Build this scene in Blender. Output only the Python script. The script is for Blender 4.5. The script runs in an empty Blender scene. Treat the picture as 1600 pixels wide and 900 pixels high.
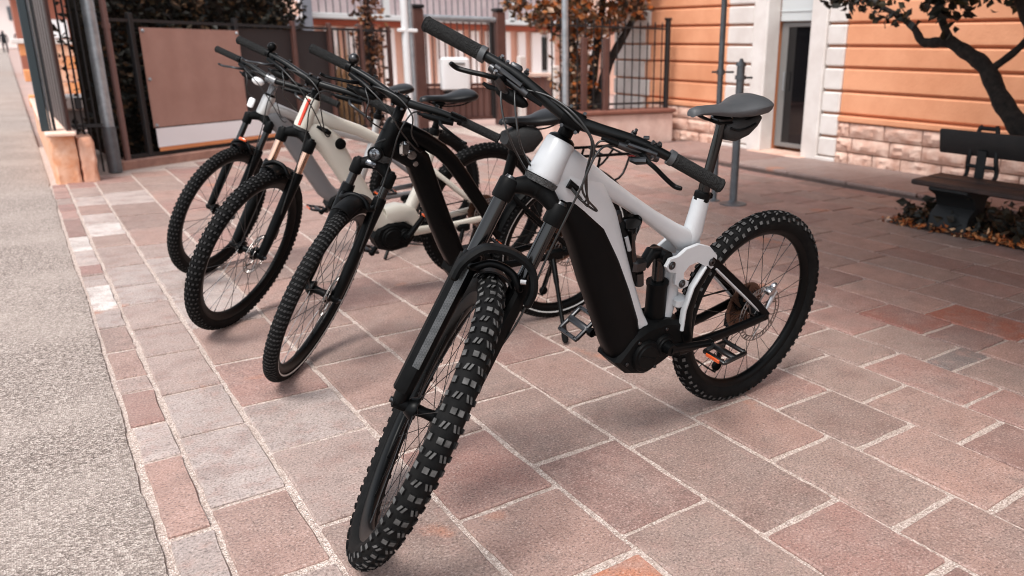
import bpy, math, random
from mathutils import Vector, Matrix
rnd = random.Random(7)
R = math.radians
sc = bpy.context.scene
C = sc.collection

# ------------------------------------------------------------------ camera
YAW, PITCH, ROLL, CAM_H = 0.646363, 0.296138, 0.017464, 1.18303
f0 = Vector((math.sin(YAW), math.cos(YAW), 0)); r0 = Vector((math.cos(YAW), -math.sin(YAW), 0)); u0 = Vector((0, 0, 1))
fw = f0*math.cos(PITCH) - u0*math.sin(PITCH)
up = u0*math.cos(PITCH) + f0*math.sin(PITCH)
rt = r0*math.cos(ROLL) + up*math.sin(ROLL)
up = up*math.cos(ROLL) - r0*math.sin(ROLL)
cam_d = bpy.data.cameras.new("camera"); cam = bpy.data.objects.new("camera", cam_d); C.objects.link(cam)
cam.matrix_world = Matrix(((rt.x, up.x, -fw.x, 0), (rt.y, up.y, -fw.y, 0), (rt.z, up.z, -fw.z, CAM_H), (0, 0, 0, 1)))
cam_d.sensor_width = 36; cam_d.lens = 1226.585/1600*36
cam_d.shift_x = -(964.84-800)/1600
cam_d.clip_start = 0.05; cam_d.clip_end = 900
cam_d.dof.use_dof = True; cam_d.dof.focus_distance = 2.05; cam_d.dof.aperture_fstop = 3.3
sc.camera = cam

# ------------------------------------------------------------------ sky, sun, exposure
SUN_EL, SUN_AZ = R(60), R(236)          # azimuth clockwise from +Y: from the street side
w = bpy.data.worlds.new("World"); sc.world = w; w.use_nodes = True
nt = w.node_tree; nt.nodes.clear()
sky = nt.nodes.new("ShaderNodeTexSky"); sky.sky_type = 'NISHITA'; sky.sun_disc = False
sky.sun_elevation = SUN_EL; sky.sun_rotation = SUN_AZ; sky.dust_density = 1.5; sky.air_density = 1.0
hs = nt.nodes.new("ShaderNodeHueSaturation"); hs.inputs['Saturation'].default_value = 0.26
bg = nt.nodes.new("ShaderNodeBackground"); bg.inputs['Strength'].default_value = 0.14
wo = nt.nodes.new("ShaderNodeOutputWorld")
nt.links.new(sky.outputs[0], hs.inputs['Color']); nt.links.new(hs.outputs[0], bg.inputs['Color']); nt.links.new(bg.outputs[0], wo.inputs['Surface'])
sl = bpy.data.lights.new("sun", 'SUN'); sl.energy = 1.5; sl.angle = R(20); sl.color = (1.0, 0.96, 0.92)
so = bpy.data.objects.new("sun", sl); C.objects.link(so)
sd = Vector((math.sin(SUN_AZ)*math.cos(SUN_EL), math.cos(SUN_AZ)*math.cos(SUN_EL), math.sin(SUN_EL)))
so.rotation_euler = sd.to_track_quat('Z', 'Y').to_euler(); so.location = (-4, 2, 8)
vs = sc.view_settings; vs.view_transform = 'Standard'; vs.look = 'None'; vs.exposure = 1.1; vs.gamma = 1.0; vs.use_curve_mapping = False
sc.cycles.filter_width = 1.0; sc.cycles.max_bounces = 6; sc.cycles.use_denoising = True

# ------------------------------------------------------------------ materials
MATS = {}
def lin(c):
    return tuple(((v/255)/12.92 if v/255 <= .04045 else ((v/255+.055)/1.055)**2.4) for v in c)
def mat(name, col, rough=.6, metal=0.0, col2=None, scale=8.0, bump=0.0, bscale=None, detail=6.0, coat=0.0, spec=.5, lo=.35, hi=.65, objcol=False, trans=0.0):
    if name in MATS: return MATS[name]
    m = bpy.data.materials.new(name); m.use_nodes = True; n = m.node_tree.nodes; l = m.node_tree.links
    b = n['Principled BSDF']; b.inputs['Roughness'].default_value = rough; b.inputs['Metallic'].default_value = metal
    b.inputs['Specular IOR Level'].default_value = spec; b.inputs['Coat Weight'].default_value = coat; b.inputs['Coat Roughness'].default_value = .15
    if trans: b.inputs['Transmission Weight'].default_value = trans
    c1 = (*col, 1); b.inputs['Base Color'].default_value = c1
    tc = n.new('ShaderNodeTexCoord')
    if col2 is not None or objcol:
        nz = n.new('ShaderNodeTexNoise'); nz.inputs['Scale'].default_value = scale; nz.inputs['Detail'].default_value = detail; nz.inputs['Roughness'].default_value = .6
        l.new(tc.outputs['Object'], nz.inputs['Vector'])
        rp = n.new('ShaderNodeMapRange'); rp.inputs['From Min'].default_value = lo; rp.inputs['From Max'].default_value = hi
        l.new(nz.outputs['Fac'], rp.inputs['Value'])
        mx = n.new('ShaderNodeMix'); mx.data_type = 'RGBA'
        l.new(rp.outputs['Result'], mx.inputs['Factor'])
        mx.inputs['A'].default_value = c1; mx.inputs['B'].default_value = (*(col2 or col), 1)
        l.new(mx.outputs['Result'], b.inputs['Base Color'])
    if bump:
        nb = n.new('ShaderNodeTexNoise'); nb.inputs['Scale'].default_value = bscale or scale*4; nb.inputs['Detail'].default_value = 8
        l.new(tc.outputs['Object'], nb.inputs['Vector'])
        bp = n.new('ShaderNodeBump'); bp.inputs['Strength'].default_value = bump; bp.inputs['Distance'].default_value = .01
        l.new(nb.outputs['Fac'], bp.inputs['Height']); l.new(bp.outputs['Normal'], b.inputs['Normal'])
    MATS[name] = m; return m

def stone_mat(name, island=False):
    """sawn porphyry: own colour per stone, blotches, dark and pale flecks, rust stains, fine relief"""
    m = bpy.data.materials.new(name); m.use_nodes = True; n = m.node_tree.nodes; l = m.node_tree.links
    b = n['Principled BSDF']; b.inputs['Roughness'].default_value = .78; b.inputs['Specular IOR Level'].default_value = .35
    geo = n.new('ShaderNodeNewGeometry'); oi = n.new('ShaderNodeObjectInfo')
    def noise(sc_, det=6, rough=.6):
        z = n.new('ShaderNodeTexNoise'); z.inputs['Scale'].default_value = sc_; z.inputs['Detail'].default_value = det; z.inputs['Roughness'].default_value = rough
        l.new(geo.outputs['Position'], z.inputs['Vector']); return z
    def rng(src, a, c, lo=0., hi=1.):
        r = n.new('ShaderNodeMapRange'); r.inputs['From Min'].default_value = a; r.inputs['From Max'].default_value = c
        r.inputs['To Min'].default_value = lo; r.inputs['To Max'].default_value = hi; l.new(src, r.inputs['Value']); return r.outputs['Result']
    def mix(fac, A, B, mode='MIX'):
        x = n.new('ShaderNodeMix'); x.data_type = 'RGBA'; x.blend_type = mode
        for sock, v in (('Factor', fac), ('A', A), ('B', B)):
            if hasattr(v, 'is_linked') or hasattr(v, 'links'): l.new(v, x.inputs[sock])
            else: x.inputs[sock].default_value = v
        return x.outputs['Result']
    if island:
        cr = n.new('ShaderNodeValToRGB'); l.new(geo.outputs['Random Per Island'], cr.inputs['Fac'])
        pal = [(.0, lin((168, 132, 122))), (.35, lin((158, 140, 132))), (.6, lin((150, 112, 104))), (.85, lin((170, 150, 142)))]
        e = cr.color_ramp.elements; e[0].position, e[0].color = 0, (*pal[0][1], 1); e[1].position, e[1].color = pal[1][0], (*pal[1][1], 1)
        for p, c in pal[2:]:
            q = e.new(p); q.color = (*c, 1)
        cr.color_ramp.interpolation = 'CONSTANT'; base = cr.outputs['Color']
    else: base = oi.outputs['Color']
    n1 = noise(4.5, 7, .62); n2 = noise(150, 4, .75); n3 = noise(1.9, 5, .5); n4 = noise(380, 2); n5 = noise(17, 7, .68); n6 = noise(8.5, 6, .6)
    c = mix(rng(n1.outputs['Fac'], .42, .68, 0, .6), base, (*lin((146, 128, 120)), 1))
    c = mix(rng(n6.outputs['Fac'], .50, .70, 0, .6), c, (*lin((112, 86, 79)), 1))
    c = mix(rng(n5.outputs['Fac'], .50, .72, 0, .5), c, (*lin((188, 156, 145)), 1))
    c = mix(rng(n5.outputs['Fac'], .44, .30, 0, .5), c, (*lin((104, 88, 84)), 1))
    c = mix(rng(n3.outputs['Fac'], .655, .70, 0, .6), c, (*lin((184, 122, 94)), 1))
    c = mix(rng(n2.outputs['Fac'], .37, .48, .7, 0), c, (*lin((74, 62, 60)), 1))
    c = mix(rng(n2.outputs['Fac'], .56, .66, 0, .5), c, (*lin((216, 198, 190)), 1))
    c = mix(rng(n4.outputs['Fac'], .64, .72, 0, .35), c, (*lin((230, 220, 215)), 1))
    l.new(c, b.inputs['Base Color'])
    bp = n.new('ShaderNodeBump'); bp.inputs['Strength'].default_value = .55; bp.inputs['Distance'].default_value = .004
    l.new(n2.outputs['Fac'], bp.inputs['Height'])
    bp2 = n.new('ShaderNodeBump'); bp2.inputs['Strength'].default_value = .5; bp2.inputs['Distance'].default_value = .012
    l.new(n5.outputs['Fac'], bp2.inputs['Height']); l.new(bp.outputs['Normal'], bp2.inputs['Normal']); l.new(bp2.outputs['Normal'], b.inputs['Normal'])
    rr = rng(n1.outputs['Fac'], .3, .7, .48, .78); l.new(rr, b.inputs['Roughness'])
    return m

def granular(name, ca, cb, cc, s1, s2, rough=.9, bump=.8, dist=.006, patch=None, patch_s=1.2):
    """loose-looking grain: three tones by two voronoi scales"""
    m = bpy.data.materials.new(name); m.use_nodes = True; n = m.node_tree.nodes; l = m.node_tree.links
    b = n['Principled BSDF']; b.inputs['Roughness'].default_value = rough; b.inputs['Specular IOR Level'].default_value = .3
    geo = n.new('ShaderNodeNewGeometry')
    v = n.new('ShaderNodeTexVoronoi'); v.inputs['Scale'].default_value = s1; l.new(geo.outputs['Position'], v.inputs['Vector'])
    sp = n.new('ShaderNodeSeparateColor'); l.new(v.outputs['Color'], sp.inputs['Color'])
    cr = n.new('ShaderNodeValToRGB'); l.new(sp.outputs['Red'], cr.inputs['Fac'])
    e = cr.color_ramp.elements; e[0].position = .0; e[0].color = (*ca, 1); e[1].position = .55; e[1].color = (*cb, 1); q = e.new(.95); q.color = (*cc, 1)
    nz = n.new('ShaderNodeTexNoise'); nz.inputs['Scale'].default_value = s2; nz.inputs['Detail'].default_value = 5; l.new(geo.outputs['Position'], nz.inputs['Vector'])
    out = cr.outputs['Color']
    n2 = n.new('ShaderNodeTexNoise'); n2.inputs['Scale'].default_value = patch_s; n2.inputs['Detail'].default_value = 6; l.new(geo.outputs['Position'], n2.inputs['Vector'])
    if patch:
        r = n.new('ShaderNodeMapRange'); r.inputs['From Min'].default_value = .42; r.inputs['From Max'].default_value = .68; r.inputs['To Max'].default_value = .5; l.new(n2.outputs['Fac'], r.inputs['Value'])
        x = n.new('ShaderNodeMix'); x.data_type = 'RGBA'; l.new(r.outputs['Result'], x.inputs['Factor']); l.new(out, x.inputs['A']); x.inputs['B'].default_value = (*patch, 1); out = x.outputs['Result']
    l.new(out, b.inputs['Base Color'])
    bp = n.new('ShaderNodeBump'); bp.inputs['Strength'].default_value = bump; bp.inputs['Distance'].default_value = dist
    ad = n.new('ShaderNodeMath'); ad.operation = 'ADD'; l.new(v.outputs['Distance'], ad.inputs[0]); l.new(nz.outputs['Fac'], ad.inputs[1])
    l.new(ad.outputs[0], bp.inputs['Height']); l.new(bp.outputs['Normal'], b.inputs['Normal'])
    return m

def leaf_mat(name, cols, rough=.55, trans=.25):
    m = bpy.data.materials.new(name); m.use_nodes = True; n = m.node_tree.nodes; l = m.node_tree.links
    b = n['Principled BSDF']; b.inputs['Roughness'].default_value = rough
    geo = n.new('ShaderNodeNewGeometry'); cr = n.new('ShaderNodeValToRGB'); l.new(geo.outputs['Random Per Island'], cr.inputs['Fac'])
    e = cr.color_ramp.elements
    e[0].position = 0; e[0].color = (*cols[0], 1); e[1].position = 1/len(cols); e[1].color = (*cols[1], 1)
    for i, c in enumerate(cols[2:], 2):
        q = e.new(i/len(cols)); q.color = (*c, 1)
    cr.color_ramp.interpolation = 'CONSTANT'
    l.new(cr.outputs['Color'], b.inputs['Base Color'])
    tr = n.new('ShaderNodeBsdfTranslucent'); l.new(cr.outputs['Color'], tr.inputs['Color'])
    ms = n.new('ShaderNodeMixShader'); ms.inputs['Fac'].default_value = trans
    l.new(b.outputs[0], ms.inputs[1]); l.new(tr.outputs[0], ms.inputs[2]); l.new(ms.outputs[0], n['Material Output'].inputs['Surface'])
    return m

def weave_mat(name):
    m = bpy.data.materials.new(name); m.use_nodes = True; n = m.node_tree.nodes; l = m.node_tree.links
    b = n['Principled BSDF']; b.inputs['Roughness'].default_value = .35; b.inputs['Coat Weight'].default_value = .4
    tc = n.new('ShaderNodeTexCoord'); ck = n.new('ShaderNodeTexChecker'); ck.inputs['Scale'].default_value = 210
    ck.inputs['Color1'].default_value = (.004, .004, .004, 1); ck.inputs['Color2'].default_value = (.032, .032, .032, 1)
    l.new(tc.outputs['Object'], ck.inputs['Vector']); l.new(ck.outputs['Color'], b.inputs['Base Color']); return m

# ------------------------------------------------------------------ mesh builder
class MB:
    def __init__(s): s.v = []; s.f = []; s.m = []
    def add(s, vs_, fs, mi=0):
        o = len(s.v); s.v += [tuple(p) for p in vs_]; s.f += [tuple(i+o for i in f) for f in fs]; s.m += [mi]*len(fs)
    def rings(s, rings, caps=True, closed=False, mi=0):
        n = len(rings[0]); vs_ = [p for r in rings for p in r]; fs = []
        k = len(rings)
        for i in range(k if closed else k-1):
            a, b = i*n, ((i+1) % k)*n
            for j in range(n):
                j2 = (j+1) % n; fs.append((a+j, a+j2, b+j2, b+j))
        if caps and not closed:
            fs.append(tuple(range(n-1, -1, -1))); fs.append(tuple((k-1)*n+j for j in range(n)))
        s.add(vs_, fs, mi)
    def tube(s, path, rad, n=8, caps=True, mi=0):
        P = [Vector(p) for p in path]; k = len(P)
        if not isinstance(rad, (list, tuple)): rad = [rad]*k
        T = [(P[min(i+1, k-1)]-P[max(i-1, 0)]).normalized() for i in range(k)]
        nrm = T[0].orthogonal().normalized(); rings = []
        for i in range(k):
            nrm = (nrm - T[i]*nrm.dot(T[i]))
            nrm = nrm.normalized() if nrm.length > 1e-6 else T[i].orthogonal().normalized()
            bn = T[i].cross(nrm)
            rings.append([P[i] + (nrm*math.cos(2*math.pi*j/n) + bn*math.sin(2*math.pi*j/n))*rad[i] for j in range(n)])
        s.rings(rings, caps, mi=mi)
    def cyl(s, a, b, r, r2=None, n=12, mi=0): s.tube([a, b], [r, r if r2 is None else r2], n, mi=mi)
    def loft(s, st, ex=2.6, n=18, ysh=0.0, mi=0):
        """stations (x, z, half-height in plane, half-width in y[, y centre]) along a path in the xz plane"""
        P = [Vector((q[0], 0, q[1])) for q in st]; k = len(P); rings = []
        for i in range(k):
            t = (P[min(i+1, k-1)]-P[max(i-1, 0)]).normalized(); nr = Vector((-t.z, 0, t.x)); yc = (st[i][4] if len(st[i]) > 4 else 0)+ysh; rg = []
            for j in range(n):
                a = 2*math.pi*j/n; ca, sa = math.cos(a), math.sin(a)
                x = math.copysign(abs(ca)**(2/ex), ca)*st[i][2]; y = math.copysign(abs(sa)**(2/ex), sa)*st[i][3]
                rg.append(P[i]+nr*x+Vector((0, y+yc, 0)))
            rings.append(rg)
        s.rings(rings, mi=mi)
    def box(s, c, d, rot=None, mi=0, bev=0.0):
        c = Vector(c); h = Vector(d)/2
        if bev <= 0:
            vs_ = [Vector((x*h.x, y*h.y, z*h.z)) for x in (-1, 1) for y in (-1, 1) for z in (-1, 1)]
            fs = [(0, 1, 3, 2), (4, 6, 7, 5), (0, 4, 5, 1), (2, 3, 7, 6), (0, 2, 6, 4), (1, 5, 7, 3)]
        else:
            bev = min(bev, min(h)*.9)
            # chamfered box as three stacked rings with chamfered corners
            def ring(z, ins):
                X, Y = h.x-ins, h.y-ins; q = bev
                return [Vector(p) for p in ((X, -Y+q, z), (X, Y-q, z), (X-q, Y, z), (-X+q, Y, z), (-X, Y-q, z), (-X, -Y+q, z), (-X+q, -Y, z), (X-q, -Y, z))]
            rg = [ring(-h.z, bev), ring(-h.z+bev, 0), ring(h.z-bev, 0), ring(h.z, bev)]
            m2 = MB(); m2.rings(rg); vs_ = [Vector(p) for p in m2.v]; fs = m2.f
        if rot is not None: vs_ = [rot @ p for p in vs_]
        s.add([p+c for p in vs_], fs, mi)
    def lathe(s, prof, n=48, a0=0.0, a1=2*math.pi, closed_prof=False, mi=0, c=(0, 0, 0)):
        """profile (radius, y) swept round the y axis; angle 0 = +x, 90 deg = +z"""
        full = abs(a1-a0-2*math.pi) < 1e-6; k = n if full else n+1; p = len(prof); vs_ = []; fs = []
        for i in range(k):
            a = a0+(a1-a0)*i/n; ca, sa = math.cos(a), math.sin(a)
            vs_ += [(c[0]+r*ca, c[1]+y, c[2]+r*sa) for r, y in prof]
        for i in range(k if full else k-1):
            A, B = i*p, ((i+1) % k)*p
            for j in range(p if closed_prof else p-1):
                j2 = (j+1) % p; fs.append((A+j, B+j, B+j2, A+j2))
        if not full and closed_prof:
            fs.append(tuple(range(p))); fs.append(tuple((k-1)*p+j for j in range(p-1, -1, -1)))
        s.add(vs_, fs, mi)
    def prism(s, poly, y0, y1, bev=0.0, mi=0):
        """polygon (x, z) extruded along y with a chamfer"""
        n = len(poly); cx = sum(p[0] for p in poly)/n; cz = sum(p[1] for p in poly)/n
        def ring(y, k):
            out = []
            for x, z in poly:
                d = math.hypot(x-cx, z-cz) or 1; f = (d-k)/d; out.append((cx+(x-cx)*f, y, cz+(z-cz)*f))
            return out
        if bev: s.rings([ring(y0, bev), ring(y0+bev, 0), ring(y1-bev, 0), ring(y1, bev)], mi=mi)
        else: s.rings([ring(y0, 0), ring(y1, 0)], mi=mi)
    def ball(s, c, r, n=12, mi=0):
        r = (r, r, r) if not isinstance(r, (list, tuple)) else r; k = max(6, n//2); rings = []
        for i in range(k+1):
            t = math.pi*(i+.02)/(k+.04); rings.append([(c[0]+r[0]*math.sin(t)*math.cos(2*math.pi*j/n), c[1]+r[1]*math.sin(t)*math.sin(2*math.pi*j/n), c[2]+r[2]*math.cos(t)) for j in range(n)])
        s.rings(rings, mi=mi)
    def xf(s, fn, start=0): s.v = s.v[:start]+[tuple(fn(Vector(p))) for p in s.v[start:]]; return s
    def mesh(s, name, mats, smooth=40):
        me = bpy.data.meshes.new(name); me.from_pydata(s.v, [], s.f)
        mats = mats if isinstance(mats, (list, tuple)) else [mats]
        for q in mats: me.materials.append(q)
        if len(mats) > 1: me.polygons.foreach_set('material_index', s.m)
        if smooth:
            me.polygons.foreach_set('use_smooth', [True]*len(me.polygons)); me.set_sharp_from_angle(angle=R(smooth))
        me.update(); return me
    def obj(s, name, mats, parent=None, smooth=40, **props):
        o = bpy.data.objects.new(name, s.mesh(name, mats, smooth)); C.objects.link(o)
        if parent is not None: o.parent = parent
        for k, v in props.items(): o[k] = v
        return o
def thing(name, label, cat, loc=(0, 0, 0), group=None):
    o = bpy.data.objects.new(name, None); C.objects.link(o); o.location = loc; o.empty_display_size = .1
    o['label'] = label; o['category'] = cat
    if group: o['group'] = group
    return o
def tag(o, label, cat, group=None):
    o['label'] = label; o['category'] = cat
    if group: o['group'] = group
    return o
def spline(pts, k=6):
    P = [Vector(p) for p in pts]; out = []
    for i in range(len(P)-1):
        a, b, c, d = P[max(i-1, 0)], P[i], P[i+1], P[min(i+2, len(P)-1)]
        for j in range(k):
            t = j/k; out.append(.5*((2*b)+(c-a)*t+(2*a-5*b+4*c-d)*t*t+(3*b-a-3*c+d)*t**3))
    out.append(P[-1]); return out
def rotm(axis, a): return Matrix.Rotation(a, 3, Vector(axis))

# ================================================================== SETTING
M_STONE = stone_mat('porphyry_paver'); M_STONE_I = stone_mat('porphyry_paver_mass', True)
M_MORTAR = granular('mortar', lin((162, 143, 133)), lin((198, 179, 168)), lin((226, 212, 203)), 240, 60, bump=.9, dist=.005)
M_ASPH = granular('old_asphalt', lin((88, 77, 71)), lin((148, 134, 126)), lin((192, 179, 170)), 200, 60, bump=.8, dist=.004, patch=lin((176, 162, 153)), patch_s=1.6)
M_PLAZA = mat('plaza_far', lin((176, 146, 136)), .85, col2=lin((160, 138, 130)), scale=1.5, bump=.2, bscale=30)
M_WHITE = mat('white_render', lin((224, 218, 213)), .8, col2=lin((208, 199, 193)), scale=3, bump=.15, bscale=60)
M_PEACH = mat('orange_render', lin((228, 162, 124)), .85, col2=lin((210, 142, 104)), scale=1.6, bump=.3, bscale=40, detail=9, lo=.38, hi=.68)
M_PEACH_D = mat('orange_render_groove_shade', lin((204, 132, 94)), .9)  # darker than the wall bands: groove shade put into the colour
M_ROCK = mat('rockfaced_pink', lin((224, 192, 175)), .9, col2=lin((198, 154, 135)), scale=9, bump=1.0, bscale=34, detail=9)
M_IRON = mat('black_iron', (.018, .017, .018), .5, .3)
M_BROWN = mat('brown_painted_steel', lin((98, 66, 58)), .5, .1, col2=lin((84, 56, 50)), scale=6)
M_BROWN_L = mat('brown_post_paint', lin((116, 86, 80)), .5, .1)
M_GALV = mat('galvanised_steel', lin((168, 172, 176)), .45, .55, col2=lin((140, 146, 150)), scale=12)
M_GREEN = mat('dark_green_paint', lin((44, 54, 58)), .45, .2)
M_BANNER = mat('brown_banner_cloth', lin((160, 124, 112)), .75, col2=lin((150, 114, 102)), scale=4, bump=.15, bscale=6)
M_PLASTIC_W = mat('white_plastic', lin((232, 232, 232)), .4)
M_BARK = mat('dark_bark', lin((46, 38, 34)), .95, col2=lin((20, 16, 14)), scale=22, bump=1.0, bscale=45, detail=10)
M_BENCHWOOD = mat('worn_dark_wood', lin((62, 42, 36)), .65, col2=lin((38, 27, 24)), scale=9, bump=.3, bscale=50)
M_BENCHDARK = mat('black_stained_wood', lin((20, 18, 18)), .7, col2=lin((30, 26, 25)), scale=10, bump=.2)
M_CASTIRON = mat('cast_iron', (.012, .013, .014), .6, .4)
M_DOORGLASS = mat('dark_door_glass', (.006, .006, .007), .06, 0, spec=.6)
M_DOORFRAME = mat('grey_door_frame', lin((120, 118, 116)), .45)
M_PANEL = mat('pale_grey_panel', lin((196, 200, 200)), .5)
M_MAUVE = mat('mauve_wall', lin((188, 172, 172)), .85, col2=lin((172, 154, 156)), scale=3)

g = MB(); g.add([(-300, -120, -.06), (300, -120, -.06), (300, 600, -.06), (-300, 600, -.06)], [(0, 1, 2, 3)])
g.obj('ground', M_PLAZA, kind='structure')

def wob(y, k): return math.sin(y*k)+.6*math.sin(y*k*2.3+1.1)+.35*math.sin(y*k*5.1+.4)
a = MB(); y = -6.0; pts = []; jit = 0
while y < 8.1:
    jit = .8*jit+rnd.uniform(-.0018, .0018); pts.append((.113+.005*wob(y, 1.9)+.0015*wob(y, 9)+jit-.006*max(0, (3-y)/2), y)); y += rnd.uniform(.008, .026)
for yy in (8.2, 9, 12, 20, 60, 400): pts.append((.12+.0*yy, yy))
vs_ = []; fs = []
for i, (x, yy) in enumerate(pts):
    vs_ += [(-60, yy, .004), (x-.03, yy, .004), (x, yy, .001), (x+.004, yy, -.012)]
    if i:
        b0, b1 = (i-1)*4, i*4
        for j in range(3): fs.append((b0+j, b0+j+1, b1+j+1, b1+j))
a.add(vs_, fs); a.obj('street_asphalt', M_ASPH, kind='structure', smooth=0)

# --- paving: mortar bed with every stone laid on it
def proj(p):
    d = Vector(p)-Vector((0, 0, CAM_H)); z = d.dot(fw); return (964.84+1226.585*d.dot(rt)/z, 450-1226.585*d.dot(up)/z, z) if z > .05 else (-9e9, 0, z)
def ymax(x): return min(8.2+.64*(x-.3), 10.9) if x < 4.95 else 7.85
mb = MB(); mb.add([(.02, -3, -.008), (5.97, -3, -.008), (5.97, 11.2, -.008), (.02, 11.2, -.008)], [(0, 1, 2, 3)])
paving = mb.obj('paving', M_MORTAR, kind='structure', smooth=0)
XE = [.122, .235, .44, .748, 1.055, 1.355, 1.655, 1.935, 2.23, 2.505, 2.77, 3.04, 3.30]
while XE[-1] < 5.7: XE.append(XE[-1]+rnd.uniform(.25, .29))
XE.append(5.96)
JY = [[1.55, 2.0, 2.46, 2.73, 3.04, 3.19, 3.51, 3.84, 4.12, 4.57, 4.81, 5.04, 5.44, 5.85, 6.47, 6.8, 7.1, 7.4],
      [1.69, 2.09, 2.57, 2.945, 3.37, 3.745, 4.14, 4.49, 4.93, 5.46, 5.8, 6.23, 6.6, 6.97, 7.4],
      [1.2, 1.843, 2.316, 2.70, 3.145, 3.63, 4.15, 4.67, 5.03, 5.40, 5.9, 6.4, 6.9, 7.5],
      [.86, 1.296, 1.665, 2.09, 2.454, 2.92, 3.32, 3.75, 4.2],
      [.9, 1.365, 1.80, 2.285, 2.66, 3.1, 3.5, 4.0],
      [.30, .811, 1.159, 1.722, 2.069, 2.516, 2.95, 3.4],
      [.45, .979, 1.413, 1.77, 2.282, 2.7, 3.1],
      [.35, .874, 1.304, 1.642, 2.1, 2.6],
      [.75, 1.14, 1.51, 1.871, 2.35], [.4, .85, 1.283, 1.72, 2.081, 2.5],
      [.9, 1.481, 1.614, 1.956, 2.281, 2.7], [.7, 1.15, 1.54, 1.791, 2.145, 2.6], [.6, 1.1, 1.5, 1.96, 2.484]]
PAL = [(lin((160, 122, 112)), 5), (lin((158, 128, 117)), 5), (lin((152, 130, 120)), 4), (lin((136, 104, 96)), 3), (lin((168, 134, 122)), 3), (lin((140, 118, 109)), 3)]
PALX = [c for c, k in PAL for _ in range(k)]
stones = []
for r in range(len(XE)-1):
    xa, xb = XE[r], XE[r+1]; js = list(JY[r]) if r < len(JY) else [rnd.uniform(.6, 1.0)]
    while js[0] > -1.6: js.insert(0, js[0]-rnd.uniform(.36, .52))
    top = ymax((xa+xb)/2)
    while js[-1] < top: js.append(js[-1]+rnd.uniform(.33, .55)*(.8 if r == 0 else 1))
    js[-1] = max(top, js[-2]+.15)
    for k in range(len(js)-1):
        ya, yb = js[k], js[k+1]
        if xa > 4.8 and yb < 3.45: continue            # the planted bed under the bench
        if xa > 4.8: ya = max(ya, 3.42)
        stones.append((r, xa, xb, ya, yb))
def stone_rings(xa, xb, ya, yb):
    gx, gy = .0085, .0115
    if xb < .24: gx = .008
    k_ = max(0, min(1, (xa-2.2)/1.6)); gx *= 1-.45*k_; gy *= 1-.35*k_
    j = lambda s=.0035: rnd.uniform(-s, s)
    cs = [(xa+gx+j(), ya+gy+j()), (xb-gx+j(), ya+gy+j()), (xb-gx+j(), yb-gy+j()), (xa+gx+j(), yb-gy+j())]
    out = []
    for i in range(4):
        p, q = cs[i], cs[(i+1) % 4]; L = math.hypot(q[0]-p[0], q[1]-p[1]); k = max(2, int(L/.055)); nx, ny = (q[1]-p[1])/L, -(q[0]-p[0])/L
        for t in range(k):
            s = t/k; e = 0 if t == 0 else rnd.uniform(-.0032, .0022)
            if t == 0:     # knocked-off corner
                out.append((p[0]+(q[0]-p[0])*.012, p[1]+(q[1]-p[1])*.012))
            else: out.append((p[0]+(q[0]-p[0])*s+nx*e, p[1]+(q[1]-p[1])*s+ny*e))
        out.append((q[0]-(q[0]-p[0])*.012, q[1]-(q[1]-p[1])*.012))
    cx = sum(p[0] for p in out)/len(out); cy = sum(p[1] for p in out)/len(out); zt = rnd.uniform(-.0018, .0012); tx, ty = rnd.uniform(-.004, .004), rnd.uniform(-.004, .004)
    def rg(z, ins):
        o = []
        for x, yy in out:
            d = math.hypot(x-cx, yy-cy); f = (d-ins)/d; o.append((cx+(x-cx)*f, cy+(yy-cy)*f, z+zt+tx*(x-cx)+ty*(yy-cy)))
        return o
    return [rg(-.02, 0), rg(-.0045, 0), rg(0, .0045)], (cx, cy)
info = []
for s in stones:
    rg, c = stone_rings(*s[1:]); q = [proj(p) for p in rg[2]]
    vis = sum(1 for p in q if -20 < p[0] < 1620 and -20 < p[1] < 920)
    area = (max(p[0] for p in q)-min(p[0] for p in q))*(max(p[1] for p in q)-min(p[1] for p in q)) if vis else 0
    info.append((area, s, rg, c))
info.sort(key=lambda t: -t[0])
mass = MB()
for i, (area, s, rg, c) in enumerate(info):
    if i < 295 and area > 90:
        m1 = MB(); m1.rings([[(x-c[0], yy-c[1], z) for x, yy, z in r_] for r_ in rg], caps=False)
        n = len(rg[0]); m1.f.append(tuple(range(2*n, 3*n))); m1.m.append(0)
        o = m1.obj('paving_stone', M_STONE, paving, smooth=35); o.location = (c[0], c[1], 0)
        col = rnd.choice(PALX); r, xa, xb, ya, yb = s
        if xa < .5 and rnd.random() < .55: col = lin(rnd.choice([(176, 164, 158), (186, 174, 168), (168, 150, 142)]))
        if r == 3 and abs(yb-1.296) < .01: col = lin((196, 122, 88))
        if r == 0 and abs(ya-4.12) < .01: col = lin((214, 206, 200))
        if r == 0 and (abs(ya-5.44) < .01 or abs(ya-4.81) < .01): col = lin((214, 206, 200))
        if r == 1 and abs(ya-5.8) < .01: col = lin((208, 198, 192))
        if r == 10 and abs(ya-1.481) < .01: col = lin((116, 112, 110))
        if r == 11 and abs(ya-1.791) < .01: col = lin((150, 98, 86))
        if r == 12 and abs(ya-1.5) < .01: col = lin((164, 96, 76))
        k = rnd.uniform(.92, 1.06); mean = lin((158, 130, 120))
        if max(col) < .62 and not (r in (3, 10, 11, 12) and col[0]/col[2] > 2): col = tuple(.78*a_+.22*b2 for a_, b2 in zip(col, mean))
        o.color = (col[0]*k, col[1]*k, col[2]*k, 1)
    else:
        o0 = len(mass.v); mass.rings(rg, caps=False); n = len(rg[0]); mass.f.append(tuple(o0+2*n+t for t in range(n))); mass.m.append(0)
mass.obj('paving_stones_beyond', M_STONE_I, paving, smooth=35, kind='stuff')

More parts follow.
